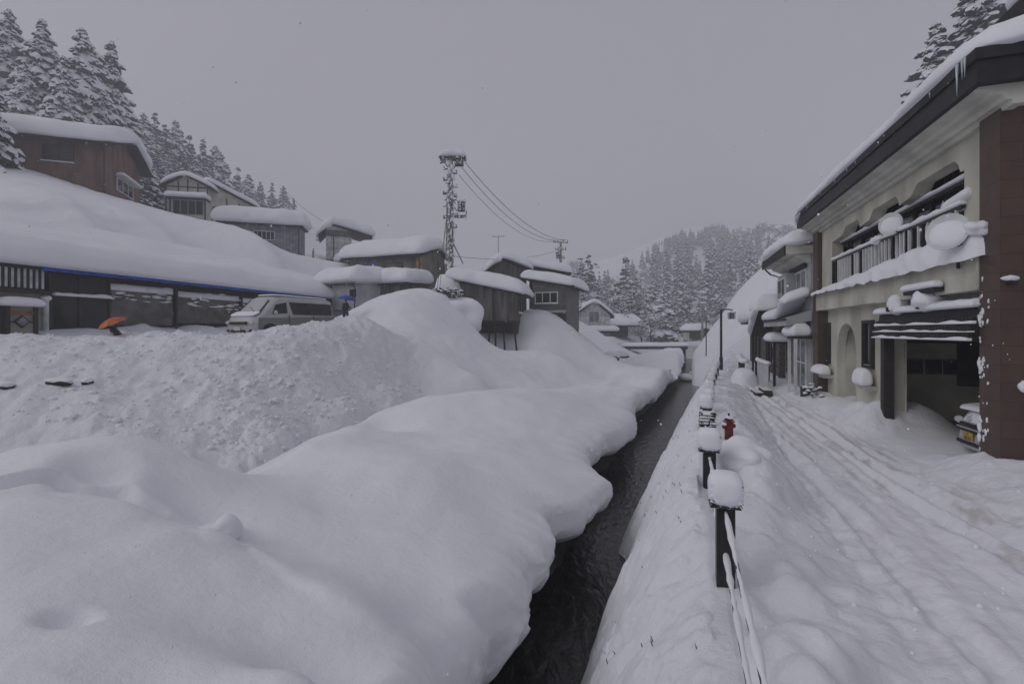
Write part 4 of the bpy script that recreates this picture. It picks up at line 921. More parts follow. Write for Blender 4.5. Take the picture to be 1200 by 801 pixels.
def house(name, label, A, B, depth, z0, h, kind='gable_x', rise=1.2, apex=.5, oh=.5, oh_r=None, oh_l=None, oh_f=None, wall='olive', roof='dark_wood', T=.9, seed=1.0, r=None, cat='house', droop=.1, wob=.15, snow=True, group=None):
    fr = Frame(A, B, z0); W = fr.L; D = depth
    root = empty(name, fr.loc, fr.rz, label, cat, group)
    if kind == 'gable_x':
        def hz(x, y): return h + rise * (1 - np.abs(np.asarray(y) - D * apex) / np.where(np.asarray(y) < D * apex, D * apex, D * (1 - apex)))
        ks = [0, D * apex, D]; ax = 'y'
    elif kind == 'gable_y':
        def hz(x, y): return h + rise * (1 - np.abs(np.asarray(x) - W * apex) / np.where(np.asarray(x) < W * apex, W * apex, W * (1 - apex)))
        ks = [0, W * apex, W]; ax = 'x'
    elif kind == 'shed_y':     # rises to the back
        def hz(x, y): return h + rise * np.asarray(y) / D + 0 * np.asarray(x)
        ks = [0, D]; ax = 'y'
    else:                      # shed_x rises to the left (rise<0: to the right)
        def hz(x, y): return h + (rise * (1 - np.asarray(x) / W) if rise > 0 else -rise * np.asarray(x) / W) + 0 * np.asarray(y)
        ks = [0, W]; ax = 'x'
    t = .18
    b = MB()
    if ax == 'y':
        poly = [(0, 0), (D, 0)] + [(y, float(hz(0, y)) - .02) for y in ks[::-1]]
        b.prism(poly, 0, W, 'x')
    else:
        poly = [(0, 0), (W, 0)] + [(x, float(hz(x, 0)) - .02) for x in ks[::-1]]
        b.prism(poly, 0, D, 'y')
    b.build('wall', M[wall], root)
    ol, orr, of = oh_l if oh_l is not None else oh, oh_r if oh_r is not None else oh, oh_f if oh_f is not None else oh
    X0, X1, Y0, Y1 = -ol, W + orr, -of, D + oh
    b = MB()
    if ax == 'y':
        ys = [Y0] + [k for k in ks if 0 < k < D] + [Y1]
        pl = [(y, float(hz(0, y))) for y in ys]; pl = pl + [(y, z + .16) for y, z in pl[::-1]]
        b.prism(pl, X0, X1, 'x')
    else:
        xs = [X0] + [k for k in ks if 0 < k < W] + [X1]
        pl = [(x, float(hz(x, 0))) for x in xs]; pl = pl + [(x, z + .16) for x, z in pl[::-1]]
        b.prism(pl, Y0, Y1, 'y')
    ro = b.build('roof', M[roof], root)
    if snow:
        eps = .5
        def base(X, Y):
            if kind == 'gable_x': q = Y - D * apex; sl = np.where(q < 0, rise / (D * apex), rise / (D * (1 - apex))); return h + rise - sl * (np.sqrt(q * q + eps) - .0) + .16 + .25 * sl
            if kind == 'gable_y': q = X - W * apex; sl = np.where(q < 0, rise / (W * apex), rise / (W * (1 - apex))); return h + rise - sl * (np.sqrt(q * q + eps) - .0) + .16 + .25 * sl
            return hz(X, Y) + .15
        b = MB(); e = .22 * T + .05
        pillow(b, X0 - e, X1 + e, Y0 - e, Y1 + e * .5, T, base=base, r=r or T * .95, seed=seed, nx=60, ny=40, droop=droop, wob=wob, corner=9)
        b.build('roof_snow', M['snow'], ro, smooth=True)
    if kind in ('gable_x', 'shed_y') and W > 3:
        zg = float(hz(0, -of)) + .02; b = MB(); b.tube([(X0 + .1, Y0 - .06, zg), (X1 - .1, Y0 - .06, zg - .04)], .055, 8); g_ = b.build('gutter', M['fascia'], ro)
        b = MB(); b.tube([(W - .1, Y0 - .05, zg), (W - .08, -.08, zg - .35), (W - .08, -.07, 0)], .04, 6); b.build('downpipe', M['dark_wood'], root)
        for k in range(int(W * .8)):
            xi = X0 + .2 + (W) * random.random(); l = random.uniform(.12, .4); b = MB(); b.tube([(xi, Y0 - .1, zg), (xi, Y0 - .1, zg - l * .5), (xi, Y0 - .1, zg - l)], [.03, .018, .003], 5); b.build('icicle', M['ice'], root)
    return root, fr

# --- red brown house high on the left
A = (-35.1 - .94 * 11.5, 42 - .342 * 11.5); B = (-35.1, 42)
rh, fr = house('hillside_house', 'red brown walled house under thick roof snow high at the upper left', A, B, 8, zat(240, 42), zat(169, 42) - zat(240, 42), 'gable_x', 1.5, .5, .7, oh_r=.9, wall='redwall', T=1.35, seed=3, r=1.1)
z0 = fr.z0
def frwin(root, fr, p0, p1, y0, y1, o=-.0, **k):
    s0, s1 = fr.s_(p0, o), fr.s_(p1, o); pm = (p0 + p1) / 2
    return window(root, fr, s0, s1, fr.z_(pm, y1, o), fr.z_(pm, y0, o), 0 - .002, -1, **k)
frwin(rh, fr, 49, 87, 170, 190, frame='dark_wood', nx=2, t=.07, sill=.10)
frwin(rh, fr, -12, 8, 162, 182, frame='dark_wood', nx=2, t=.07)
W = fr.L
w_ = window_x(rh, 2.2, 6.0, 1.9, 3.1, W + .002, 1, 'white', 'glass', .08, .1, 3)
b = MB(); b.box(W + .0, W + .7, 1.9, 6.3, 3.15, 3.22); b.build('window_hood', M['white'], w_)
b = MB(); pillow(b, W + .02, W + .8, 1.8, 6.4, .22, base=lambda X, Y: 3.22 + 0 * X, nx=10, ny=30); b.build('hood_snow', M['snow'], w_, smooth=True)
b = MB(); b.tube([(W * .55, -.12, 1.1), (W + .1, -.12, 1.1)], .05, 6); b.build('wall_pipe', M['dark_wood'], rh)

# --- half timbered house
def beams(root, W, zs, xs, y=-.03, zr=(0, 5), name='timber_beam', bw=.11):
    for z in zs: b = MB(); b.box(0, W, y - .04, y + .03, z - bw / 2, z + bw / 2); b.build(name, M['timber'], root)
    for x, a, c in xs: b = MB(); b.box(x - bw / 2, x + bw / 2, y - .07, y + .02, a, c); b.build(name, M['timber'], root)
Yh = 57
hz0 = zat(285, Yh); he = zat(217, Yh) - hz0
th_, fr = house('timbered_house', 'half timbered house with black beams, pale panels and a snow canopy over its window', pxw(194, 57), pxw(244, 58), 8, hz0, he, 'gable_y', 1.25, .46, .5, wall='plaster', roof='timber', T=.6, seed=4, droop=.05, r=.5)
W = fr.L
zc = [fr.z_(215, y) for y in (219, 226.5, 252, 262)]
beams(th_, W, zc, [(W * .0 + .05, 0, he), (W * .3, zc[1], he + .5), (W * .52, zc[1], he + .9), (W * .76, zc[1], he + .4), (W - .05, 0, he), (W * .5, 1.8, zc[3])])
bz0, bz1 = fr.z_(222, 254), fr.z_(222, 237)
b = MB(); b.box(W * .2, W * 1.0 + .1, -1.0, -.0, bz0 - .35, bz1 + .05); bay = b.build('bay', M['plaster'], th_)
window(bay, fr, W * .25, W * .97, bz0, bz1, -1.002, -1, 'light_grey', 'glass', .07, .06, 4, 1)
for x in (W * .2, W * 1.0 + .04): b = MB(); b.box(x - .06, x + .06, -1.12, -.98, 1.6, bz1 + .1); b.build('timber_beam', M['timber'], bay)
b = MB(); b.box(W * .12, W * 1.06, -1.5, 0, bz1 + .08, bz1 + .22); cn = b.build('canopy', M['timber'], th_)
b = MB(); pillow(b, W * .08, W * 1.1, -1.7, .0, .75, base=lambda X, Y: bz1 + .21 + 0 * X, nx=40, ny=20, seed=7); b.build('canopy_snow', M['snow'], cn, smooth=True)
b = MB(); b.box(-.95, -.1, -.6, .1, 2.4, 2.6); bx = b.build('side_shelf', M['timber'], th_); b = MB(); pillow(b, -1.1, 0, -.8, .2, .6, base=lambda X, Y: 2.6 + 0 * X, nx=16, ny=16, seed=9); b.build('shelf_snow', M['snow'], bx, smooth=True)
wg, fr = house('timbered_wing', 'long sloping wing with black beams on the right of the half timbered house', pxw(246, 59), pxw(300, 63), 6, zat(290, 61), zat(239, 61) - zat(290, 61), 'shed_x', 1.9, .5, .4, wall='plaster', roof='timber', T=.65, seed=5, r=.5)
W = fr.L
beams(wg, W, [2.0, 3.4, 4.6], [(.1, 0, 6.2), (W * .35, 2, 6.0), (W * .62, 3, 5.6), (W * .85, 3, 5.4), (W, 0, 5.2)])
frwin(wg, fr, 248, 262, 246, 258, frame='timber', nx=2)

# --- grey house
gz = zat(300, 49)
gh, fr = house('grey_house', 'grey boarded house with a flat roof under a rounded slab of snow on the hill', pxw(266, 48.5), pxw(351, 50.5), 5.2, gz, zat(264, 49.5) - gz, 'shed_y', .5, .5, .35, oh_l=.9, oh_r=.35, wall='grey_wall', roof='fascia', T=1.75, seed=8, r=1.3, wob=.2)
frwin(gh, fr, 297, 322, 270.5, 281, frame='white', nx=5, t=.06)

# --- tall narrow box house
bz = zat(304, 58)
bh, fr = house('narrow_house', 'tall narrow house with pale lower wall and a wide leaning snow roof', pxw(382, 57.5), pxw(412, 58.5), 4.5, bz, zat(270, 58) - bz, 'gable_y', .62, .2, .4, oh_r=2.4, oh_l=.8, wall='white_wall', roof='dark_wood', T=1.25, seed=9, r=.9, wob=.25)
W = fr.L
b = MB(); b.box(-.03, W + .03, -.05, .5, fr.z_(395, 277), fr.z_(395, 270) - .0); b.build('upper_cladding', M['brown2'], bh)
b = MB(); b.box(W * .28, W * .32, -.06, .0, 0, fr.z_(395, 277)); b.build('corner_post', M['dark_wood'], bh)

# --- olive house with blue curtains
oz = zat(345, 44)
oh_, fr = house('olive_house', 'olive house with blue curtained panes and an ochre corner post', pxw(410, 46.8), pxw(493, 44), 4.8, oz, zat(299, 44) - oz, 'gable_x', 1.0, .62, .4, oh_l=.9, wall='olive', T=1.35, seed=10, r=1.2, wob=.2)
s = fr.s_
for p0, p1, g in ((426, 431, 'bluepane'), (433, 443, 'bluepane')): frwin(oh_, fr, p0, p1, 303, 312.5, frame='olive', glass=g, nx=1, t=.04)
frwin(oh_, fr, 452, 472, 308, 315, frame='dark_wood', glass='olive', nx=1, t=.06)
b = MB(); b.box(s(488), s(493.3), -.03, .2, 0, fr.z_(490, 300)); b.build('corner_post', M['yellow'], oh_)
# antenna on it
an = empty('tv_antenna', P(572, 299, 44.5), .3, 'thin snowy television antenna on the brown gable roof', 'antenna')

# --- annex and garage beside the long shed
az0 = zat(345, 40.5)
ax_, fr = house('low_annex', 'low dark annex almost buried, a long snow slab on its roof below the olive house', pxw(421, 41.5), pxw(476, 40), 3.5, az0, zat(333.5, 40.5) - az0, 'shed_y', .2, .5, .25, wall='brownish', T=1.3, seed=12, r=1.1, wob=.25, cat='shed')
gz0 = zat(362, 39)
ga, fr = house('white_garage', 'small white walled garage with a grey fascia at the far end of the long shed', pxw(377, 40.5), pxw(417, 38.5), 3.5, gz0, zat(333, 39) - gz0, 'shed_y', .25, .5, .25, wall='light_grey', roof='light_grey', T=1.35, seed=13, r=1.1, wob=.25, cat='garage')
frwin(ga, fr, 410.5, 417.5, 339, 348, frame='dark_wood', nx=3, nz=3, t=.05)
b = MB(); b.box(fr.s_(376), fr.s_(389), -.04, .0, .2, 2.6); b.build('door', M['dark_wood'], ga)
hut, fr = house('buried_hut', 'tiny dark hut nearly lost under snow in front of the narrow house', pxw(395, 52), pxw(412, 52), 2, zat(316, 52), .75, 'shed_y', .1, .5, .15, wall='black_plain', T=1.0, seed=14, r=.7, cat='hut')

# --- brown house on stilts
sz0 = zat(376, 36.5)
sh, fr = house('stilt_house', 'weathered brown house standing on stilts over the snowbank beside the utility pole', pxw(534, 37.2), pxw(604, 36.4), 5.2, sz0, zat(343, 36) - sz0, 'shed_x', 1.0, .5, .35, oh_r=.45, wall='brownish', T=1.1, seed=15, r=.9, wob=.35, droop=.25)
W = fr.L
for i, x in enumerate((W * .42, W * .55, W * .66, W * .78, W - .15, W * .3)):
    b = MB(); b.tube([(x, .15 + .25 * (i % 2), 0), (x + .1 * (i - 2), .3 + .3 * (i % 2), -2.4)], .07, 8); b.build('stilt', M['dark_snowy'], sh)
b = MB(); b.box(.05, W - .02, .6, 5.0, -.9, -.02); b.build('underfloor_shadow_boards', M['dark_wood'], sh)  # dark block added below the floor, standing in for the shade there
b = MB(); b.box(-.02, W + .02, -.04, 5.2, -.14, .04); b.build('floor_beam', M['dark_wood'], sh)
b = MB(); b.box(W * .62, W * .64, -.02, .01, 0, 2.6); b.box(W * .3, W * .31, -.02, .01, 0, 2.8); b.build('wall_seam', M['dark_wood'], sh)
wx = window_x(sh, 1.2, 3.4, .6, 1.6, W + .002, 1, 'brownish', 'glass', .07, .10, 2, sill=.2)
b = MB(); b.box(W, W + .8, .5, 3.9, 1.95, 2.02); hd = b.build('window_hood', M['dark_wood'], sh); b = MB(); pillow(b, W, W + .95, .4, 4.0, .5, base=lambda X, Y: 2.02 + 0 * X, nx=14, ny=24, seed=3); b.build('hood_snow', M['snow'], hd, smooth=True)

# --- dark gable house behind
dz0 = zat(378, 45)
dh, fr = house('gable_house', 'dark brown house showing its gable behind the stilt house', pxw(575, 45), pxw(617, 45.5), 7, dz0, zat(315, 45) - dz0, 'gable_y', .95, .28, .5, wall='brownish', T=.9, seed=17, r=.8, wob=.25)
# antenna geometry
b = MB(); b.tube([(0, 0, -1.6), (0, 0, .2)], .03, 6); b.build('mast', M['grey_metal'], an)
b = MB(); b.tube([(-.6, 0, .1), (.6, 0, .22)], .022, 6)
for i in range(5): b.tube([(-.5 + .25 * i, -.3, .12 + .025 * i), (-.5 + .25 * i, .3, .12 + .025 * i)], .014, 5)
b.build('aerial', M['grey_metal'], an); an.location = P(584, 279, 45)
b = MB(); b.tube([(0, 0, -1.6), (0, 0, .2)], .03, 6)

# --- house with the wide white window
wz0 = zat(386, 41)
wh, fr = house('window_house', 'two storey brown grey house with a wide white framed window above a tan base', pxw(624, 41.5), pxw(664, 40.5), 5, wz0, zat(336, 41) - wz0, 'shed_x', .55, .5, .4, oh_r=.7, oh_l=.8, wall='brown2', T=.8, seed=18, r=.7, wob=.3, droop=.15)
W = fr.L
frwin(wh, fr, 627, 654, 342, 356, frame='white', nx=3, t=.08, sill=.12)
b = MB(); b.box(0, W, -.08, -.002, fr.z_(645, 366), fr.z_(645, 363.5)); b.build('eave_strip', M['light_grey'], wh)
b = MB(); b.box(0, W * .72, -.04, -.001, 0, fr.z_(645, 367)); b.build('base_wall', M['brick'], wh)
b = MB(); b.box(W * .75, W * .98, -.03, -.001, 0, fr.z_(645, 367)); b.build('base_door', M['dark_wood'], wh)
wh2, fr = house('rear_block', 'upper rear block under a second layer of snow behind the white window house', pxw(622, 46), pxw(664, 46), 4, zat(360, 46), zat(321, 46) - zat(360, 46), 'shed_x', .6, .5, .4, wall='brownish', T=.85, seed=19, r=.7, wob=.3)
lt, fr = house('lean_to_shed', 'small dark lean-to against the right side of the white window house', pxw(665, 44), pxw(678, 46), 3, zat(390, 44), zat(366, 44) - zat(390, 44), 'shed_x', -.5, .5, .2, wall='dark_wood', T=.6, seed=20, cat='shed')

# --- white gable house, shed, far cottage
qz0 = zat(392, 68)
qh, fr = house('white_gable_house', 'small white house with a dark edged gable at the end of the left bank', pxw(675, 68), pxw(715, 68), 7, qz0, zat(369, 68) - qz0, 'gable_y', 1.9, .55, .5, wall='white_wall', roof='dark_wood', T=.55, seed=21, r=.5, droop=0)
frwin(qh, fr, 690, 702, 365, 377, frame='light_grey', glass='glass_frost', nx=2, t=.08)
W = fr.L
b = MB(); b.box(W * .3, W + .8, -1.4, -.01, .2, .5); pc = b.build('porch', M['dark_wood'], qh); b = MB(); pillow(b, W * .2, W + 1, -1.7, .1, .75, base=lambda X, Y: .5 + 0 * X, nx=30, ny=16, seed=3); b.build('porch_snow', M['snow'], pc, smooth=True)
house('dark_shed', 'low dark shed under snow right of the white gable house', pxw(714, 76), pxw(736, 76), 5, zat(394, 76), zat(382, 76) - zat(394, 76), 'gable_x', .6, .5, .3, wall='dark_wood', T=.8, seed=22, cat='shed')
house('snowed_barn', 'pale barn roof behind the dark shed under the wooded slope', pxw(722, 88), pxw(752, 90), 7, zat(394, 88), zat(381, 88) - zat(394, 88), 'gable_x', 1.6, .5, .4, wall='white_wall', T=.8, seed=23, cat='barn')
ch_, fr = house('riverside_cottage', 'tiny tan and dark cottage beyond the bridge on the right bank', pxw(800, 84), pxw(819, 82), 4, zat(397, 83), zat(388, 83) - zat(397, 83), 'gable_x', .5, .5, .3, wall='dark_wood', T=.9, seed=24, cat='cottage')
b = MB(); b.box(.1, fr.L * .42, -.05, -.001, 0, 1.15); b.build('tan_panel', M['cream'], ch_)

# --- bridge
br = empty('footbridge', (0, 0, 0), 0, 'small dark road bridge crossing the stream under a snow blanket', 'bridge')
Yb = 66; x0, x1 = pxw(733, Yb)[0], pxw(806, Yb)[0]; zb = zat(409, Yb)
br.location = (x0, Yb, zb)
b = MB(); b.box(0, x1 - x0, 0, 4, 0, .35); b.build('deck', M['black_plain'], br)
b = MB(); pillow(b, -.5, x1 - x0 + .5, -.2, 4.2, .5, base=lambda X, Y: .34 + 0 * X, nx=60, ny=20, seed=4, r=.6); b.build('deck_snow', M['snow'], br, smooth=True)
for x in (.4, x1 - x0 - .4): b = MB(); b.box(x - .3, x + .3, .5, 3.5, -3, 0); b.build('abutment', M['bank'], br)

# ================================================================ LONG SHED WITH BLUE TARP
FL = Frame(LA, LB, 1.6); L_ = FL.L
ls = empty('long_shed', FL.loc, FL.rz, 'long low shop building with a blue tarp edge and reed screens under deep roof snow', 'shop building')
ez = 5.2 - 1.6
b = MB(); b.box(0, L_, .15, 6, 0, ez); b.build('wall', M['dark_wood'], ls)
b = MB(); b.prism([(-.55, ez), (6.2, ez + 2.2), (6.2, ez + 2.4), (-.55, ez + .18)], 0, L_ + .25, 'x'); ro = b.build('roof', M['dark_wood'], ls)
def lbase(X, Y): return ez + .17 + .345 * (Y + .55) * (Y > -.55)
b = MB(); pillow(b, -3, L_ + .75, -.95, 6.6, 1.10, base=lbase, r=1.0, nx=150, ny=50, seed=6, wob=.10, droop=.10, mid=.3, corner=26)
b.build('roof_snow', M['snow'], ro, smooth=True)
# tarp
sx = np.linspace(FL.s_(47, -.6), L_ + .5, 160); r_ = np.linspace(0, 1, 8)
Xg = np.broadcast_to(sx[:, None], (160, 8)); dz = (.20 + .05 * noise3(sx * .9, 1, 1) + .03 * noise3(sx * 3, 1, 1))[:, None]
Yg = -.62 - .04 * noise3(Xg * 2, r_[None] * 2, 1) - .05 * r_[None]; Zg = ez + .20 - dz * r_[None]
b = MB(); b.grid(Xg, Yg, Zg); tp = b.build('blue_tarp', M['bluetarp'], ls, smooth=True); so = tp.modifiers.new('thickness', 'SOLIDIFY'); so.thickness = .01
s = FL.s_
def zz(px, py, o=0): return FL.z_(px, py, o)
# shop front bay
w0, w1 = s(58), s(126)
sf = MB(); sf.box(w0, w1, -.02, .14, .3, ez - .05); shop = sf.build('shop_front', M['black_plain'], ls)
ztr = zz(92, 347)
for p0, p1 in ((60, 91), (94, 125)):
    g = MB(); g.box(s(p0), s(p1), -.06, -.03, .75, ztr - .15); g.build('shop_pane', M['glass'], shop)
g = MB(); g.box(s(60), s(125), -.06, -.03, ztr + .15, ez - .25); g.build('sign_panel', M['dark_wood'], shop)
b = MB(); pillow(b, s(58.5), s(126), -.34, .0, .17, base=lambda X, Y: ztr - .05 + 0 * X, nx=60, ny=8, corner=20, seed=2, rough=.3); b.build('ledge_snow', M['snow'], shop, smooth=True)
b = MB(); pillow(b, s(59), s(91), -.4, .0, .18, base=lambda X, Y: .72 + 0 * X, nx=40, ny=8, seed=2, rough=.5); b.build('sill_snow', M['snow'], shop, smooth=True)
b = MB(); pillow(b, s(94), s(125), -.4, .0, .24, base=lambda X, Y: .72 + 0 * X, nx=40, ny=8, seed=4, rough=.7); b.build('sill_snow', M['snow'], shop, smooth=True)
for p in (57.5, 92.5, 127): g = MB(); g.box(s(p) - .07, s(p) + .07, -.12, -.0, .1, ez - .05); g.build('post', M['dark_snowy' if p > 100 else 'dark_wood'], ls)
# reed screens
for p0, p1, y0, y1 in ((129, 202, 331, 376), (205, 279, 340, 374), (281, 330, 348, 372), (332, 372, 352, 370)):
    pm = (p0 + p1) / 2; g = MB(); a, c = s(p0, -.1), s(p1, -.1)
    za, zb_ = zz(p0, y1, -.1) - .2, min(ez - .12, zz(p0, y0, -.1))
    n = 24; xs_ = np.linspace(a, c, n)[:, None]; zs_ = np.linspace(za, zb_, 30)[None]
    Xg = np.broadcast_to(xs_, (n, 30)); Zg = np.broadcast_to(zs_, (n, 30)); Yg = -.12 + .05 * noise3(Xg * 1.3, Zg * 1.3, p0)
    g.grid(Xg, Yg, Zg); q = g.build('reed_screen', M['reed'], ls, smooth=True); so = q.modifiers.new('thickness', 'SOLIDIFY'); so.thickness = .02
    b = MB(); rr = random.Random(p0)
    for i in range(26): b.blob((rr.uniform(a, c), -.17, rr.uniform(zb_ - .9, zb_)), (rr.uniform(.1, .4), .035, rr.uniform(.02, .06)), 1, i, .5)
    b.box(a, c, -.16, -.12, zb_ - .35, zb_ - .05)
    b.build('screen_snow', M['snow'], q, smooth=True)
for p in (203.5, 280, 331): g = MB(); g.box(s(p) - .06, s(p) + .06, -.24, -.14, 0, ez - .1); g.build('post', M['dark_snowy'], ls)

# neighbour at the left edge: pale panelled balcony over a beige wall and a little porch
FN = Frame((-21.9, 17.2), (-21.9 + 5.54, 17.2 + 21.96), 1.5)
nb_ = empty('corner_shop', FN.loc, FN.rz, 'beige corner shop with pale corrugated balcony panels at the far left edge', 'shop')
o_ = -1.0; s = FN.s_
xa, xb = s(-40, o_), s(51, o_)
zt_, zm_ = FN.z_(25, 303, o_), FN.z_(25, 337, o_)
b = MB(); b.box(xa, xb, o_ + .05, 1, 0, zm_ - .05); b.build('wall', M['beige'], nb_)
b = MB(); b.box(xa, xb + .1, o_ - .25, 1, zm_ - .22, zm_ - .08); b.build('floor_slab', M['dark_snowy'], nb_)
b = MB(); b.box(xa, xb, o_ - .1, o_ + .3, zt_, zt_ + .12); b.build('top_rail', M['dark_wood'], nb_)
n = 12
for i in range(n):
    a = xa + (xb - xa) * i / n; c = xa + (xb - xa) * (i + 1) / n
    g = MB(); g.box(a + .06, c - .05, o_ - .12, o_ - .06, zm_, zt_ - .02); g.build('balcony_panel', M['panelw'], nb_)
    g = MB(); g.box(a - .035, a + .035, o_ - .16, o_ - .02, zm_ - .1, zt_ + .1); g.build('balcony_post', M['dark_wood'], nb_)
b = MB(); b.tube([(s(53.5, o_), o_, .3), (s(53.5, o_), o_, FN.z_(53, 350, o_))], .11, 10); b.build('downpipe', M['panelw'], nb_)
b = MB(); b.blob((s(53.5, o_), o_, FN.z_(53, 349, o_)), (.2, .18, .13), 2, 1, .2); b.build('pipe_snow', M['snow'], nb_, smooth=True)
p0, p1 = s(8, o_ - .6), s(41, o_ - .6); zz0, zz1 = FN.z_(25, 392, o_ - .6), FN.z_(25, 359, o_ - .6)
b = MB(); b.box(p0, p1, o_ - .6, o_ + .04, 0, zz1); po = b.build('porch_box', M['beige'], nb_)
for x in (p0, p1): g = MB(); g.box(x - .07, x + .07, o_ - .68, o_ - .5, 0, zz1 + .02); g.build('porch_post', M['dark_wood'], po)
g = MB(); zc_ = (zz0 * .45 + zz1 * .55); hw = (p1 - p0) * .30; xm = (p0 + p1) / 2; hh = .26
g.box(p0, p1, o_ - .66, o_ - .6, zz1 - .32, zz1 - .18); g.build('orange_board', M['orangewood'], po)
g = MB(); g.prism([(xm - hw, zc_ - .1), (xm, zc_ - .1 - hh), (xm + hw, zc_ - .1), (xm, zc_ - .1 + hh)], o_ - .67, o_ - .6, 'y'); dm = g.build('diamond_frame', M['dark_wood'], po)
g = MB(); k = .72; g.prism([(xm - hw * k, zc_ - .1), (xm, zc_ - .1 - hh * k), (xm + hw * k, zc_ - .1), (xm, zc_ - .1 + hh * k)], o_ - .70, o_ - .671, 'y'); g.build('diamond_pane', M['glass_frost'], dm)
g = MB(); g.box(p0, xm - hw, o_ - .64, o_ - .6, zc_ - .13, zc_ - .08); g.box(xm + hw, p1, o_ - .64, o_ - .6, zc_ - .13, zc_ - .08); g.build('cross_rail', M['dark_wood'], po)
b = MB(); pillow(b, p0 - .25, p1 + .25, o_ - .95, o_ + .1, .36, base=lambda X, Y: zz1 + 0 * X, nx=30, ny=14, seed=8); b.build('porch_snow', M['snow'], po, smooth=True)
b = MB(); b.box(s(-20, o_ - .4), s(6, o_ - .4), o_ - .5, o_, 0, zz1 + .1); b.build('dark_door', M['dark_wood'], nb_)

# ================================================================ STREET HOUSES FARTHER ALONG ON THE RIGHT
FS = Frame((FR.w(11.35, 0).x, FR.w(11.35, 0).y), (FR.w(17.2, 0).x, FR.w(17.2, 0).y))
s2 = empty('shop_house', FS.loc, FS.rz, 'pale two storey shop house with bay windows just past the cream house', 'house')
s = FS.s_; L2 = s(920)
b = MB(); b.box(0, L2, -7, -.02, -.3, 5.75); b.build('wall', M['light_grey'], s2)
b = MB(); b.prism([(-7.4, 5.7), (.75, 5.62), (.85, 5.62), (.85, 5.95), (-7.4, 5.98)], -.1, L2 + .5, 'x'); rf = b.build('roof', M['cream_trim'], s2)
b = MB(); b.box(-.1, L2 + .52, .852, .90, 5.60, 5.96); b.build('eave_fascia', M['fascia'], rf)
b = MB(); b.prism([(-.02, 5.30), (.5, 5.52), (.5, 5.64), (-.02, 5.64)], -.05, L2 + .3, 'x'); b.build('soffit', M['cream_trim'], s2)
b = MB(); pillow(b, -.3, L2 + .75, -7.4, 1.05, .70, base=lambda X, Y: 5.95 + .26 * np.clip(.4 - Y, 0, 4), r=.75, nx=60, ny=50, seed=14, wob=.25, droop=.08, corner=12); b.build('roof_snow', M['snow'], rf, smooth=True)
icicles('icicle', [((0, .88, 5.93), (L2 + .4, .88, 5.93))], s2, 12, 3, .08, .3)
for k in range(16):
    x = .1 + (L2 + .2) * k / 16; g = MB(); g.box(x, x + .14, .86, .9, 5.66, 5.92); g.build('eave_bracket', M['dark_snowy'], rf)
b = MB(); b.tube([(L2 + .3, .8, 5.6), (L2 + .35, .55, 5.35), (L2 + .1, .12, 5.15), (L2 + .06, .1, 3.2)], .04, 8); b.build('downpipe', M['black'], s2)
q0, q1 = L2 - .3, L2 - 2.0
b = MB(); b.box(q1, q0, -.02, .35, 3.85, 5.15); bay = b.build('bay', M['light_grey'], s2); window(bay, FS, q1 + .08, q0 - .08, 4.05, 5.0, .352, 1, 'white', 'glass', .07, .05, 2, 1)
window(s2, FS, .5, 2.9, 4.0, 5.1, -.018, 1, 'white', 'glass_frost', .06, .06, 3, 1)
b = MB(); b.box(.45, 3.0, -.0, .1, 5.18, 5.4); b.build('lintel', M['dark_snowy'], s2)
# canopy
b = MB(); b.prism([(-.02, 3.05), (.85, 2.85), (.85, 3.12), (-.02, 3.45)], -.2, L2 + .3, 'x'); cp = b.build('canopy', M['light_grey'], s2)
b = MB(); b.box(-.2, L2 + .32, .852, .9, 3.06, 3.14); b.build('canopy_edge', M['fascia'], cp)
b = MB(); pillow(b, -.3, L2 + .4, .0, 1.0, .42, base=lambda X, Y: 3.14 + .35 * np.clip(.9 - Y, 0, 2) + .42 * np.clip(1.5 - X, 0, 1.3), r=.35, nx=60, ny=24, seed=15, wob=.3, corner=10); b.build('canopy_snow', M['snow'], cp, smooth=True)
window(s2, FS, 2.6, L2 - .3, .7, 2.75, -.018, 1, 'grey_metal', 'glass', .06, .06, 4, 1)
window(s2, FS, .5, 2.2, .25, 2.5, -.018, 1, 'white', 'glass_frost', .08, .06, 2, 2, name='door')
pe = FS.w(1.2, 1.2, 0)
ph = empty('entrance_hood', FS.w(.25, .0, 0), FS.rz, 'snow balled entrance hood on white posts beside the brown pillar', 'porch')
b = MB(); b.box(-.55, .55, .0, .62, 2.35, 2.45); b.build('hood', M['dark_wood'], ph)
b = MB(); pillow(b, -.7, .7, .0, .75, .62, base=lambda X, Y: 2.42 + 0 * X, nx=24, ny=20, seed=3, wob=.3); b.build('hood_snow', M['snow'], ph, smooth=True)
for x in (-.5, .5): b = MB(); b.box(x - .05, x + .05, .5, .6, 0, 2.35); b.build('post', M['white'], ph)
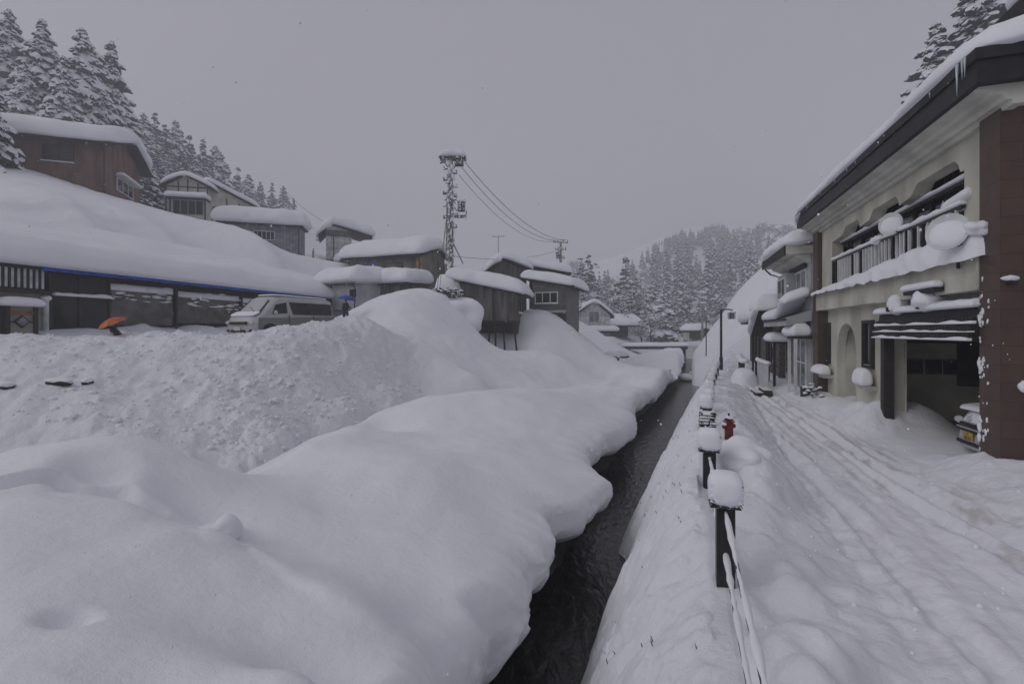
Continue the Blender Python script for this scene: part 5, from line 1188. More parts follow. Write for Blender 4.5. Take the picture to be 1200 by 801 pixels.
# balustrade by the shop front
ph2 = empty('side_hood', FS.w(3.9, .0, 0), FS.rz, 'small snow pillowed hood at the far end of the pale shop house', 'porch')
b = MB(); b.box(-.8, .8, .0, .75, 2.10, 2.18); b.build('hood', M['dark_wood'], ph2)
b = MB(); pillow(b, -.95, .95, .0, .9, .45, base=lambda X, Y: 2.16 + 0 * X, nx=24, ny=20, seed=8, wob=.3); b.build('hood_snow', M['snow'], ph2, smooth=True)
for x in (-.7, .7): b = MB(); b.box(x - .05, x + .05, .6, .7, 0, 2.1); b.build('post', M['dark_snowy'], ph2)
bs = empty('garden_fence', FS.w(2.0, 1.1, 0), FS.rz, 'low white slatted fence clotted with snow before the shop house', 'fence')
b = MB(); b.box(0, 2.8, -.03, .03, 1.15, 1.22); b.build('rail', M['white'], bs)
b = MB(); pillow(b, 0, 2.8, -.12, .12, .14, base=lambda X, Y: 1.21 + 0 * X, nx=40, ny=8, seed=3, rough=.6); b.build('rail_snow', M['snow'], bs, smooth=True)
for i in range(13): b = MB(); b.box(.1 + .21 * i, .16 + .21 * i, -.025, .025, .0, 1.15); b.build('slat', M['white'], bs)
# steps
st = empty('stone_step', FS.w(.5, 1.5, 0), FS.rz, 'two dark snow edged steps at the shop house entrance', 'steps')
for k in range(2): b = MB(); b.box(0, 1.3, -.3 + .3 * k, .02 + .3 * k, 0, .26 - .11 * k); b.build('tread', M['dark_snowy'], st, bevel=.01)

# low dark house with lobed roof snow
FD = Frame((FR.w(17.0, 0).x, FR.w(17.0, 0).y), (FR.w(30.5, -.6).x, FR.w(30.5, -.6).y))
d2 = empty('dark_low_house', FD.loc, FD.rz, 'low dark plank house with lobes of snow sliding off its eave at the street end', 'house')
b = MB(); b.prism([(-6, -.3), (-.0, -.3), (-.0, 3.9), (-6, 5.6)], 0, 6.5, 'x'); b.build('plank_wall', M['plank'], d2)
b = MB(); b.box(6.5, 13.6, -6, -.01, -.3, 3.2); b.build('dark_wall', M['dark_wood'], d2)
b = MB(); b.prism([(-6.3, 5.7), (.5, 3.75), (.5, 3.9), (-6.3, 5.9)], -.3, 6.9, 'x'); rf = b.build('roof', M['plank'], d2)
b = MB(); pillow(b, -.5, 7.2, -6.5, .8, 1.0, base=lambda X, Y: 3.85 + .30 * (.5 - Y), r=.8, nx=60, ny=40, seed=31, wob=.3, droop=.1); b.build('roof_snow', M['snow'], rf, smooth=True)
b = MB(); b.prism([(-6.3, 3.3), (.6, 3.15), (.6, 3.3), (-6.3, 3.5)], 6.5, 14.0, 'x'); rf = b.build('roof', M['dark_wood'], d2)
b = MB(); pillow(b, 6.3, 14.3, -6.5, .9, 1.3, base=lambda X, Y: 3.28 + .45 * np.clip(.4 - Y, 0, 6), r=.9, nx=60, ny=40, seed=32, wob=.3, droop=.12); b.build('roof_snow', M['snow'], rf, smooth=True)
b = MB(); b.prism([(-.4, 3.62), (3.3, 2.30), (3.3, 2.42), (-.4, 3.74)], .0, .95, 'y'); le = b.build('lean_to_roof', M['dark_wood'], d2)
for k, (a, c, T) in enumerate(((-.6, 1.6, .85), (1.2, 3.6, .9))):
    b = MB(); pillow(b, a, c, -.1, 1.2, T, base=lambda X, Y: 3.58 - .355 * X, r=.6, nx=30, ny=26, seed=33 + k, wob=.3, droop=.2, corner=5); b.build('roof_snow', M['snow'], le, smooth=True)
for x in (.2, 1.6, 3.1): b = MB(); b.box(x - .06, x + .06, .8, .9, 0, 2.35); b.build('post', M['dark_snowy'], d2)
for x in (1.0, 3.0, 8.0, 10.5): window(d2, FD, x, x + 1.3, .9, 2.1, .0 + .002, 1, 'dark_snowy', 'glass', .06, .06, 2, 1)
# clutter in front of it
for i, (x, y, lab) in enumerate(((.6, 1.5, 'snow clotted rack nearest the shop house along the dark low house'), (2.8, 1.4, 'snow clotted rack in the middle before the dark low house'), (5.0, 1.3, 'snow clotted rack farthest along the dark low house'))):
    r = empty('bicycle_rack', FD.w(x, y, 0), FD.rz, lab, 'rack', 'racks before the dark low house')
    b = MB(); b.box(0, 1.7, -.03, .03, .95, 1.0); b.box(0, 1.7, -.03, .03, .45, .5); b.build('rail', M['dark_snowy'], r)
    for k in range(5): b = MB(); b.tube([(.05 + .4 * k, 0, 0), (.05 + .4 * k, 0, 1.15)], .025, 6); b.build('upright', M['dark_snowy'], r)
    b = MB(); pillow(b, -.1, 1.8, -.22, .22, .22, base=lambda X, Y: .98 + 0 * X, nx=24, ny=8, seed=i, rough=.8, wob=.4); b.build('rail_snow', M['snow'], r, smooth=True)
tag(lump('snow_heap', FS.w(4.6, 1.7, .1), (.6, .6, .8), seed=5), 'pointed heap of snow between the fence and the racks', 'snow heap')
# ================================================================ TREES
def conifer_mesh(seed, levels=26, nb0=5, nb1=9, nblob=3, sub=2, R0=.20, taper=.75, matn='needles', bs=1.0):
    r = random.Random(seed); b = MB()
    for k in range(levels):
        h0 = .10 + .88 * (k / (levels - 1)) ** .92
        nb = int(nb0 + nb1 * (1 - h0)); ph = r.uniform(0, 6.28)
        for j in range(nb):
            h = min(.985, h0 + r.uniform(-1.3, 1.3) / levels); lobe = .82 + .30 * math.sin(3 * ph + h * 23 + j * 1.1)
            R = R0 * (1 - h) ** taper * lobe + .006
            a = ph + 6.283 * j / nb + r.uniform(-.25, .25); Rj = R * r.uniform(.72, 1.2)
            if r.random() < .06: continue
            for q in range(nblob):
                f = (q + .75) / nblob; rad = Rj * f
                s_ = bs * (.011 + .16 * R) * (1.15 - .35 * f) * r.uniform(.75, 1.25)
                z = h - .30 * rad * f + r.uniform(-.006, .006)
                v, fc = ico(sub)
                kk = 1 + .5 * noise3(v[:, 0] * 1.9 + k * 3.1, v[:, 1] * 1.9 + j * 1.7, v[:, 2] * 1.9 + q)
                L = np.stack([v[:, 0] * s_ * 1.35, v[:, 1] * s_ * .95, v[:, 2] * s_ * 1.0], 1) * kk[:, None]
                L[:, 2] -= .2 * np.abs(L[:, 0]) + .35 * L[:, 0]
                c, s2_ = math.cos(a), math.sin(a)
                V = np.stack([L[:, 0] * c - L[:, 1] * s2_ + rad * c, L[:, 0] * s2_ + L[:, 1] * c + rad * s2_, L[:, 2] + z], 1)
                b.add(V, fc)
    b.blob((0, 0, .985), (.007, .007, .018), 1, seed, .2)
    return b
def trunk_mb(): b = MB(); b.tube([(0, 0, -.05), (0, 0, .3), (0, 0, .6), (0, 0, .95)], [.014, .011, .007, .002], 7); return b
near_protos = []; far_protos = []
for i in range(4):
    r = empty('cedar_tree', (0, 0, -500)); conifer_mesh(20 + i, 26, R0=(.235, .22, .255, .185)[i], bs=1.22).build('crown', M['needles'], r, smooth=False); trunk_mb().build('trunk', M['bark'], r); near_protos.append(r)
for i in range(4):
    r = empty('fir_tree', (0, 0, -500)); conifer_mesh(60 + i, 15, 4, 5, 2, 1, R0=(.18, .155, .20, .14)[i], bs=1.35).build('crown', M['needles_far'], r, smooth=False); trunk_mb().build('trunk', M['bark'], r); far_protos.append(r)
def twig_tree(seed, depth=5, spread=.5, tufts=True):
    r = random.Random(seed); b = MB()
    tips = []
    def rec(p, d, l, rad, n):
        q = p + d * l; m_ = p.lerp(q, .5) + Vector((r.uniform(-1, 1), r.uniform(-1, 1), 0)) * l * .06
        b.tube([p, m_, q], [rad, rad * .85, rad * .7], 5 if n > 2 else 4, cap=False)
        if n == 0: tips.append(q); return
        for _ in range(r.choice((2, 3, 3)) if n > 1 else 3):
            nd_ = (d + Vector((r.gauss(0, 1), r.gauss(0, 1), r.gauss(.05, .6))) * spread).normalized()
            rec(q if r.random() < .7 else m_, nd_, l * r.uniform(.62, .85), rad * .62, n - 1)
        if n < 3: tips.append(q)
    rec(Vector((0, 0, -.03)), Vector((0, 0, 1)), .30, .020, depth)
    t = MB()
    for q in tips:
        s_ = r.uniform(.010, .022); t.blob(tuple(q), (s_ * 1.4, s_ * 1.4, s_ * .8), 1, r.random() * 9, .5)
    return b, t
twig_protos = []
for i in range(3):
    r = empty('bare_tree', (0, 0, -500)); b, t = twig_tree(5 + i, 5, (.5, .42, .6)[i]); b.build('branches', M['bark'], r); t.build('crown', M['twig'], r); twig_protos.append(r)
used = set()
ORD = ['first', 'second', 'third', 'fourth', 'fifth', 'sixth', 'seventh', 'eighth', 'ninth', 'tenth', 'eleventh', 'twelfth', 'thirteenth', 'fourteenth']
def plant(protos, i, X, Y, zb, hgt, label, group, wide=1.0, rot=None, cat='tree'):
    p = protos[i % len(protos)]
    if id(p) not in used: used.add(id(p)); o = p
    else: o = copy_tree(p)
    o.location = (X, Y, zb); o.scale = (hgt * wide, hgt * wide, hgt); o.rotation_euler = (0, 0, random.uniform(0, 6.28) if rot is None else rot)
    return tag(o, label, cat, group)
def gz_left(X, Y): return float(left_z(np.array([X]), np.array([Y]))[0][0])
# big cedars behind the red brown house
big = [(-28, 60, 70, 2, 'big snow laden cedar cut by the left edge of the photo'), (10, 12, 72, 0, 'first tall cedar from the left behind the red brown house'), (50, 24, 70, 1, 'second tall cedar from the left behind the red brown house, broad and blunt topped'), (97, 34, 72, 2, 'third tall cedar from the left behind the red brown house'), (131, 48, 78, 3, 'slender cedar rightmost of the tall group behind the red brown house'), (74, 66, 66, 1, 'shorter cedar filling between the second and third tall cedars'), (29, 70, 66, 0, 'shorter cedar filling between the first and second tall cedars'), (116, 92, 72, 2, 'shorter cedar filling between the third and the slender cedar'), (152, 126, 92, 0, 'small cedar just right of the slender one')]
for k, (px, py, Y, i, lab) in enumerate(big):
    X = (px - 600) / FP * Y; zb = gz_left(X, Y) - .3; plant(near_protos, i, X, Y, zb, zat(py, Y) - zb, lab, 'tall cedars behind the red brown house', 1.2 if k in (0, 1, 2, 3, 8) else 1.05, rot=k * 1.3)
# snow loaded cedar at the very edge in front of the house
X = (-22 - 600) / FP * 37; zb = gz_left(X, 37.0) - 1; plant(near_protos, 2, X, 37.0, zb, zat(70, 37) - zb, 'snow loaded cedar in front of the left end of the red brown house', None, 1.0)
mid = [(168, 133, 105), (182, 132, 112), (193, 146, 118), (206, 141, 122), (222, 158, 125), (238, 163, 130), (253, 171, 138), (266, 192, 140), (279, 196, 146), (291, 204, 150), (305, 213, 158), (319, 214, 165), (332, 219, 172), (344, 232, 176), (215, 170, 110), (230, 182, 112), (246, 190, 118), (262, 203, 122), (176, 158, 98), (191, 170, 100), (206, 182, 104), (160, 150, 98), (222, 196, 104), (240, 205, 108), (284, 216, 130), (300, 224, 136), (256, 214, 112), (272, 218, 118), (184, 186, 94), (200, 194, 94), (168, 178, 92), (315, 230, 146), (176, 196, 84), (196, 205, 84), (170, 168, 72), (181, 182, 68), (163, 176, 66), (188, 196, 66), (171, 204, 57), (181, 209, 60), (163, 198, 55)]
for k, (px, py, Y) in enumerate(mid):
    X = (px - 600) / FP * Y; zb = gz_left(X, Y) - .3
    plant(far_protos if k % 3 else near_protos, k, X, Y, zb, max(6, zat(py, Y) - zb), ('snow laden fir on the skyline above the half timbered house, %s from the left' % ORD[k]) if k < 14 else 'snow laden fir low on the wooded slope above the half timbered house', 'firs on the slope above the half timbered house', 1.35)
# two cedars above the roof on the right
for k, (px, py, Y, i, lab) in enumerate([(1096, 27, 46, 3, 'slender snowy cedar rising above the cream house roof'), (1147, -32, 44, 0, 'large snowy cedar above the cream house roof beside the dark eave'), (1070, 112, 60, 1, 'small cedar tip peeping over the cream house roof'), (1118, 60, 56, 2, 'middle cedar half hidden between the slender and the large one')]):
    X = (px - 600) / FP * Y; zb = float(RT(X, Y)) - .3; plant(near_protos, i, X, Y, zb, zat(py, Y) - zb, lab, 'cedars behind the cream house', 1.4 if k != 2 else 1.0, rot=k * 2.1 + 1)
# wood on the mountain
rr = random.Random(77); n = 0; pts = []
SKX, SKY = [650, 676, 700, 720, 735, 760, 800, 840, 880, 965], [308, 306, 312, 312, 303, 287, 270, 263, 266, 264]
tries = 0
while n < 150 and tries < 30000:
    tries += 1
    px = rr.uniform(664, 940); Y = rr.choice((rr.uniform(150, 230), rr.uniform(220, 330), rr.uniform(300, 350)))
    X = (px - 600) / FP * Y; zb = float(mt_z(np.array([X]), np.array([Y]))[0])
    py = HY - (zb - H0) * FP / Y
    dens = .5 + .9 * float(noise3(px * .03, py * .05, 3))
    if px > 945 or ((px - 900) / 48) ** 2 + ((py - 286) / 11) ** 2 < 1: continue
    if rr.random() > dens: continue
    if any((a - X) ** 2 + (c - Y) ** 2 < 45 for a, c in pts): continue
    pts.append((X, Y)); hg = min(rr.uniform(12, 20), (zat(float(np.interp(px, SKX, SKY)), Y) - zb) * rr.uniform(.75, 1.03))
    if hg < 6.5: continue
    k = rr.random()
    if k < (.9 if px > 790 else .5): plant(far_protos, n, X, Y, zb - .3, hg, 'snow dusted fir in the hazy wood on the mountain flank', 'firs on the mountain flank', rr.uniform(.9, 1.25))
    else: plant(twig_protos, n, X, Y, zb - .3, hg * .75, 'rimed bare tree in the hazy wood on the mountain flank', 'bare trees on the mountain flank', 1.1)
    n += 1
# rimed trees at the valley end
near_t = [(676, 302, 118, 't', 'tall pair of rimed trees right of the far utility pole, left one'), (690, 298, 122, 'f', 'dark snowy fir just right of the far utility pole'), (705, 318, 115, 't', 'rimed bare tree behind the white gable house'), (718, 322, 112, 't', 'rimed bare tree right of the white gable ridge'), (733, 301, 125, 'f', 'tallest snowy fir at the middle of the valley end'), (745, 330, 110, 't', 'rimed leaning tree right of the tallest valley fir'), (757, 326, 112, 't', 'rimed spreading tree at the foot of the mountain'), (768, 336, 104, 'f', 'broad snow laden tree in front of the mountain wood'), (776, 344, 98, 'n', 'heavily laden broad tree nearest the bridge'), (790, 350, 108, 'f', 'snowy tree to the right of the heavily laden broad tree'), (806, 342, 112, 'f', 'snowy fir behind the riverside cottage'), (820, 348, 120, 'f', 'fir behind the right utility pole'), (835, 352, 118, 't', 'rimed tree at the foot of the right snow slope'), (762, 362, 88, 't', 'low rimed tree before the heavily laden tree'), (724, 352, 96, 't', 'rimed tree beside the pale barn'), (752, 372, 80, 't', 'small dark trunked tree by the pale barn'), (698, 338, 104, 't', 'rimed tree over the white gable roof'), (846, 340, 130, 'f', 'fir half hidden by the right snow slope'), (812, 362, 96, 't', 'low rimed tree behind the cottage roof')]
for k, (px, py, Y, ty, lab) in enumerate(near_t):
    X = (px - 600) / FP * Y
    zb = max(float(mt_z(np.array([X]), np.array([float(Y)]))[0]), .5) - .2
    plant({'t': twig_protos, 'f': far_protos, 'n': near_protos}[ty], k, X, Y, zb, max(4, zat(py, Y) - zb), lab, None, {'t': 1.35, 'f': 1.3, 'n': 1.9}[ty])
# bare trees silhouetted on the right skyline of the mountain
for k, (px, py, Y) in enumerate([(872, 262, 330), (886, 256, 320), (900, 258, 325), (913, 256, 315), (925, 258, 320)]):
    X = (px - 600) / FP * Y; zb = float(mt_z(np.array([X]), np.array([float(Y)]))[0]) - .3; plant(twig_protos, k, X, Y, zb, zat(py, Y) - zb if zat(py, Y) - zb > 6 else 9, 'bare tree on the far skyline left of the cream house eave, %s from the left' % ORD[k], 'bare trees on the right skyline', 1.3)
# far off wood: one mass
def far_wood():
    r = np.random.default_rng(5); v, f = ico(1); f = np.array(f); V = []; F = []; n = 0
    N = 1900
    px = r.uniform(655, 965, N); Y = r.uniform(330, 470, N); X = (px - 600) / FP * Y; zb = mt_z(X, Y); py = HY - (zb - H0) * FP / Y
    keep = (noise3(px * .045, py * .07, 8) > -.12) & (((px - 905) / 55) ** 2 + ((py - 285) / 10) ** 2 > 1)
    for i in np.where(keep)[0]:
        h = min(r.uniform(8, 15), (H0 + (HY - np.interp(px[i], SKX, SKY)) / FP * Y[i] - zb[i]) * r.uniform(.65, 1.05))
        if h < 3.5: continue
        for q, (zz_, s_) in enumerate(((.25, .17), (.5, .13), (.75, .08), (.95, .03))):
            k = 1 + .5 * noise3(v[:, 0] * 2 + i, v[:, 1] * 2, v[:, 2] * 2 + q)
            P_ = v * k[:, None] * np.array([s_ * h, s_ * h, .19 * h]) + np.array([X[i], Y[i], zb[i] + zz_ * h])
            V.append(P_); F.append(f + n); n += len(v)
    b = MB(); b.v = [np.concatenate(V)]; b.f = list(map(tuple, np.concatenate(F).tolist())); b.m = [0] * len(b.f); b.n = n
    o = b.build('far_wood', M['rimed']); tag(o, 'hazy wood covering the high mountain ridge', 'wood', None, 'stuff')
far_wood()

# ================================================================ UTILITY POLES AND WIRES
def main_pole():
    Y = 37.5; X = (528 - 600) / FP * Y; zt = zat(184, Y); zb = zat(352, Y) - 1.5; H = zt - zb
    r = empty('utility_pole', (X, Y, zb), 0, 'tall frosted concrete utility pole crowded with fittings and capped with snow', 'utility pole')
    rr = random.Random(3)
    b = MB(); b.tube([(0, 0, -1), (0, 0, H * .5), (0, 0, H)], [.26, .22, .18], 16); b.build('pole', M['concrete'], r, smooth=True)
    def Z(py): return zat(py, Y) - zb
    def Xp(px): return (px - 528) / FP * Y
    # head frame
    for y in (-.35, .35):
        g = MB(); g.box(Xp(515), Xp(546), y - .05, y + .05, Z(187), Z(184.5)); g.build('crossarm', M['polegear'], r)
    g = MB(); g.tube([(Xp(517), 0, Z(185)), (Xp(526), 0, Z(197))], .05, 6); g.tube([(Xp(544), 0, Z(185)), (Xp(531), 0, Z(197))], .05, 6); g.build('brace', M['polegear'], r)
    g = MB(); g.tube([(Xp(515.5), 0, Z(191)), (Xp(530), 0, Z(187))], .07, 6); g.build('brace', M['polegear'], r)
    for k, px in enumerate((517, 521, 526, 532, 537, 541, 545)):
        g = MB(); g.tube([(Xp(px), rr.uniform(-.3, .3), Z(187)), (Xp(px), 0, Z(182))], [.09, .05], 8); g.build('insulator', M['polegear'], r)
    g = MB(); g.box(Xp(533), Xp(543), -.3, .3, Z(194), Z(186)); g.build('switch_box', M['polegear'], r, bevel=.03)
    b = MB(); pillow(b, Xp(517), Xp(546), -.5, .5, .55, base=lambda X_, Y_: Z(184) - .10 * (X_ - .3) ** 2, nx=30, ny=16, seed=2, wob=.4, rough=.2); b.build('snow_cap', M['snow'], r, smooth=True)
    # arms down the shaft
    for k, (py, l, rgt) in enumerate(((200, .9, 0), (205, .7, 1), (213, .9, 0), (221, .8, 1), (229, 1.0, 0), (236, .8, 1), (252, 1.0, 1), (257, .9, 0), (268, .7, 1), (232, .6, 1))):
        x0 = -.25 - l * .25 if not rgt else .2; x1 = -.2 if not rgt else .3 + l * .25
        g = MB(); g.box(x0, x1, -.28, -.20, Z(py), Z(py) + .09); g.build('bracket', M['polegear'], r)
        g = MB(); g.tube([(x0 if not rgt else x1, -.24, Z(py)), (x0 if not rgt else x1, -.24, Z(py) + .28)], [.07, .045], 8); g.build('insulator', M['polegear'], r)
    for py, l in ((228, 1.1), (235, .8), (243, 1.0)):
        g = MB(); g.tube([(-.55 * l, -.1, Z(py)), (0, -.1, Z(py - 5)), (.5 * l, -.1, Z(py + 4))], .05, 6); g.build('cable_loop', M['polegear'], r)
    g = MB(); g.tube([(Xp(541), -.2, Z(248)), (Xp(541), -.2, Z(238))], .30, 16); tr = g.build('transformer', M['polegear'], r); g = MB(); pillow(g, Xp(541) - .36, Xp(541) + .36, -.56, .16, .3, base=lambda X_, Y_: Z(238) + 0 * X_, nx=14, ny=14); g.build('transformer_snow', M['snow'], tr, smooth=True)
    g = MB(); g.box(Xp(533), Xp(547), -.3, -.15, Z(256), Z(253)); g.tube([(Xp(546), -.2, Z(258)), (Xp(547), -.2, Z(248))], .05, 6); g.build('side_arm', M['polegear'], r)
    for k in range(3):
        x = -.36 + .30 * k; g = MB(); g.tube([(x, -.30, Z(350)), (x * .8, -.3, Z(300)), (x * .6 + .05 * math.sin(k), -.3, Z(240)), (x * .5, -.2, Z(205))], [.05, .06, .07, .04], 8); g.build('cable_riser', M['concrete'], r)
    b = MB()
    for k in range(130):
        py = rr.uniform(190, 335); a = rr.uniform(3.6, 5.8); d = rr.uniform(.24, .46); b.blob((d * math.cos(a) * .9, d * math.sin(a), Z(py)), (rr.uniform(.05, .13), .08, rr.uniform(.05, .2)), 1, k, .5)
    b.build('clinging_rime', M['snow'], r, smooth=True)
    for k in range(14):
        g = MB(); py = 330 - k * 9.5; x = (.30 if k % 2 else -.30); g.tube([(0, -.2, Z(py)), (x * 1.3, -.3, Z(py) + .01)], .025, 5); g.build('climbing_step', M['polegear'], r)
    b = MB(); b.blob((-.25, -.2, Z(349)), (1.1, .9, 1.9), 3, 5, .25); b.blob((.2, -.2, Z(337)), (.7, .6, .7), 3, 8, .25); b.build('snow_drift', M['snow'], r, smooth=True)
    return Vector((X, Y, zb)), Z, Xp
mp, MZ, MXp = main_pole()
def pole2():
    Y = 62; X = (657 - 600) / FP * Y; zb = zat(345, Y) - 2; H = zat(283, Y) - zb
    r = empty('utility_pole', (X, Y, zb), .2, 'farther utility pole with two crossarms behind the white window house', 'utility pole')
    b = MB(); b.tube([(0, 0, -1), (0, 0, H)], [.2, .15], 10); b.build('pole', M['concrete'], r)
    for z, w in ((H - .1, .95), (H - 1.0, .7), (H - 2.1, .5)):
        b = MB(); b.box(-w, w, -.06, .06, z - .06, z + .06); b.build('crossarm', M['polegear'], r)
        for x in (-w + .05, -w * .4, w * .4, w - .05): b = MB(); b.tube([(x, 0, z + .05), (x, 0, z + .3)], .06, 6); b.build('insulator', M['polegear'], r)
    b = MB(); b.tube([(-.45, -.1, H - 2.2), (-.45, -.1, H - 1.4)], .22, 10); b.build('transformer', M['polegear'], r)
    b = MB(); b.tube([(-.1, -.2, H - 2.6), (-.4, -.2, H - 1.0)], .05, 6); b.build('cable_riser', M['polegear'], r)
    return Vector((X, Y, zb + H))
p2 = pole2()
def pole3():
    Y = 74; X = (823 - 600) / FP * Y; zb = .5; H = zat(343, Y) - zb
    r = empty('utility_pole', (X, Y, zb), .1, 'rime covered utility pole with a transformer near the riverside cottage', 'utility pole')
    b = MB(); b.tube([(0, 0, -1), (0, 0, H)], [.2, .15], 10); b.build('pole', M['concrete'], r)
    for z, w in ((H - .1, .75), (H - .8, .75), (H - 1.6, .7), (H - 3.2, .6)):
        b = MB(); b.box(-w, w, -.07, .07, z - .07, z + .07); b.build('crossarm', M['concrete'], r)
    b = MB(); b.tube([(-.35, -.2, H - 3.3), (-.35, -.2, H - 2.3)], .25, 10); b.build('transformer', M['polegear'], r)
    b = MB(); b.box(-.35, .05, -.35, -.2, 1.3, 2.2); b.build('box', M['polegear'], r)
    b = MB(); b.blob((0, 0, H + .1), (.7, .3, .22), 2, 3, .4); b.blob((.1, -.1, H - .7), (.6, .2, .15), 2, 4, .4); b.blob((.1, -.1, H - 1.5), (.6, .2, .15), 2, 9, .4); b.build('clinging_rime', M['snow'], r, smooth=True)
pole3()
def pole4():
    Y = 82; X = (332 - 600) / FP * Y; zb = gz_left(X, Y) - 1; H = zat(218, Y) - zb
    r = empty('utility_pole', (X, Y, zb), .1, 'thin utility pole on the hill between the wing and the narrow house', 'utility pole')
    b = MB(); b.tube([(0, 0, 0), (0, 0, H)], [.17, .13], 8); b.build('pole', M['concrete'], r)
    b = MB(); b.box(-.5, .5, -.05, .05, H - .5, H - .4); b.build('crossarm', M['polegear'], r)
    return Vector((X, Y, zb + H - .4))
p4_ = pole4()
b = MB(); b.tube([(0, 0, -1), (0, 0, 3.6)], .06, 8)
po = empty('lamp_post', ((827.5 - 600) / FP * 52, 52, .2), 0, 'slim dark lamp post standing between the street lamp and the farther utility pole', 'lamp post'); b.build('pole', M['black'], po); b = MB(); b.box(-.05, .35, -.05, .05, 3.4, 3.52); b.build('head', M['black'], po)
# small pole by the grey house
po = empty('marker_post', P(345, 247, 70), 0, 'short post tip beside the thin hill pole', 'post'); b = MB(); b.tube([(0, 0, -3.5), (0, 0, 1.5)], .07, 6); b.build('post', M['polegear'], po)
po = empty('marker_post', P(367, 300, 49), 0, 'dark stubby post at the right corner of the grey house', 'post'); b = MB(); b.tube([(0, 0, -1.2), (0, 0, .75)], .09, 6); b.build('post', M['polegear'], po)
def wire(a, c, sag, label, rad=.02):
    a, c = Vector(a), Vector(c); n = 26; pts = []
    for i in range(n + 1):
        t = i / n; p = a.lerp(c, t) - a - Vector((0, 0, sag * 4 * t * (1 - t))); pts.append(p)
    b = MB(); b.tube(pts, rad, 5); o = b.build('overhead_wire', M['wire'], None, smooth=True, loc=a); tag(o, label, 'wire', 'overhead wires'); return o
hd = lambda px, py, o=0: (mp.x + MXp(px), mp.y + o, mp.z + MZ(py))
wire(hd(545, 190), (p2.x + .8, p2.y, p2.z + .2), 1.5, 'uppermost wire sagging from the snow capped pole head to the far pole', .026)
wire(hd(541, 196), (p2.x + .3, p2.y, p2.z + .2), 1.7, 'second wire down from the snow capped pole head to the far pole', .024)
wire(hd(538, 205), (p2.x - .5, p2.y, p2.z + .1), 1.7, 'third wire down running from the tall pole to the far pole', .02)
wire(hd(531, 300), (p2.x - .3, p2.y, p2.z - 1.1), .6, 'low nearly level wire from the tall pole to the far pole', .018)
wire(hd(525, 245, -.2), hd(514, 352, -1.5), .1, 'left steep stay wire beside the tall pole', .016)
wire(hd(525, 240, -.2), hd(520, 352, -2.5), .0, 'right steep stay wire beside the tall pole', .016)
wire(hd(531, 285), hd(542, 308, .4), .0, 'short thick stay on the right flank of the tall pole', .04)
wire(p4_, (pxw(384, 58)[0], 58, zat(262, 58)), .5, 'wire from the hill pole down to the narrow house', .022)
wire(p4_ - Vector((0, 0, .8)), (pxw(372, 70)[0], 70, zat(272, 70)), .4, 'lower wire from the hill pole behind the narrow house', .018)

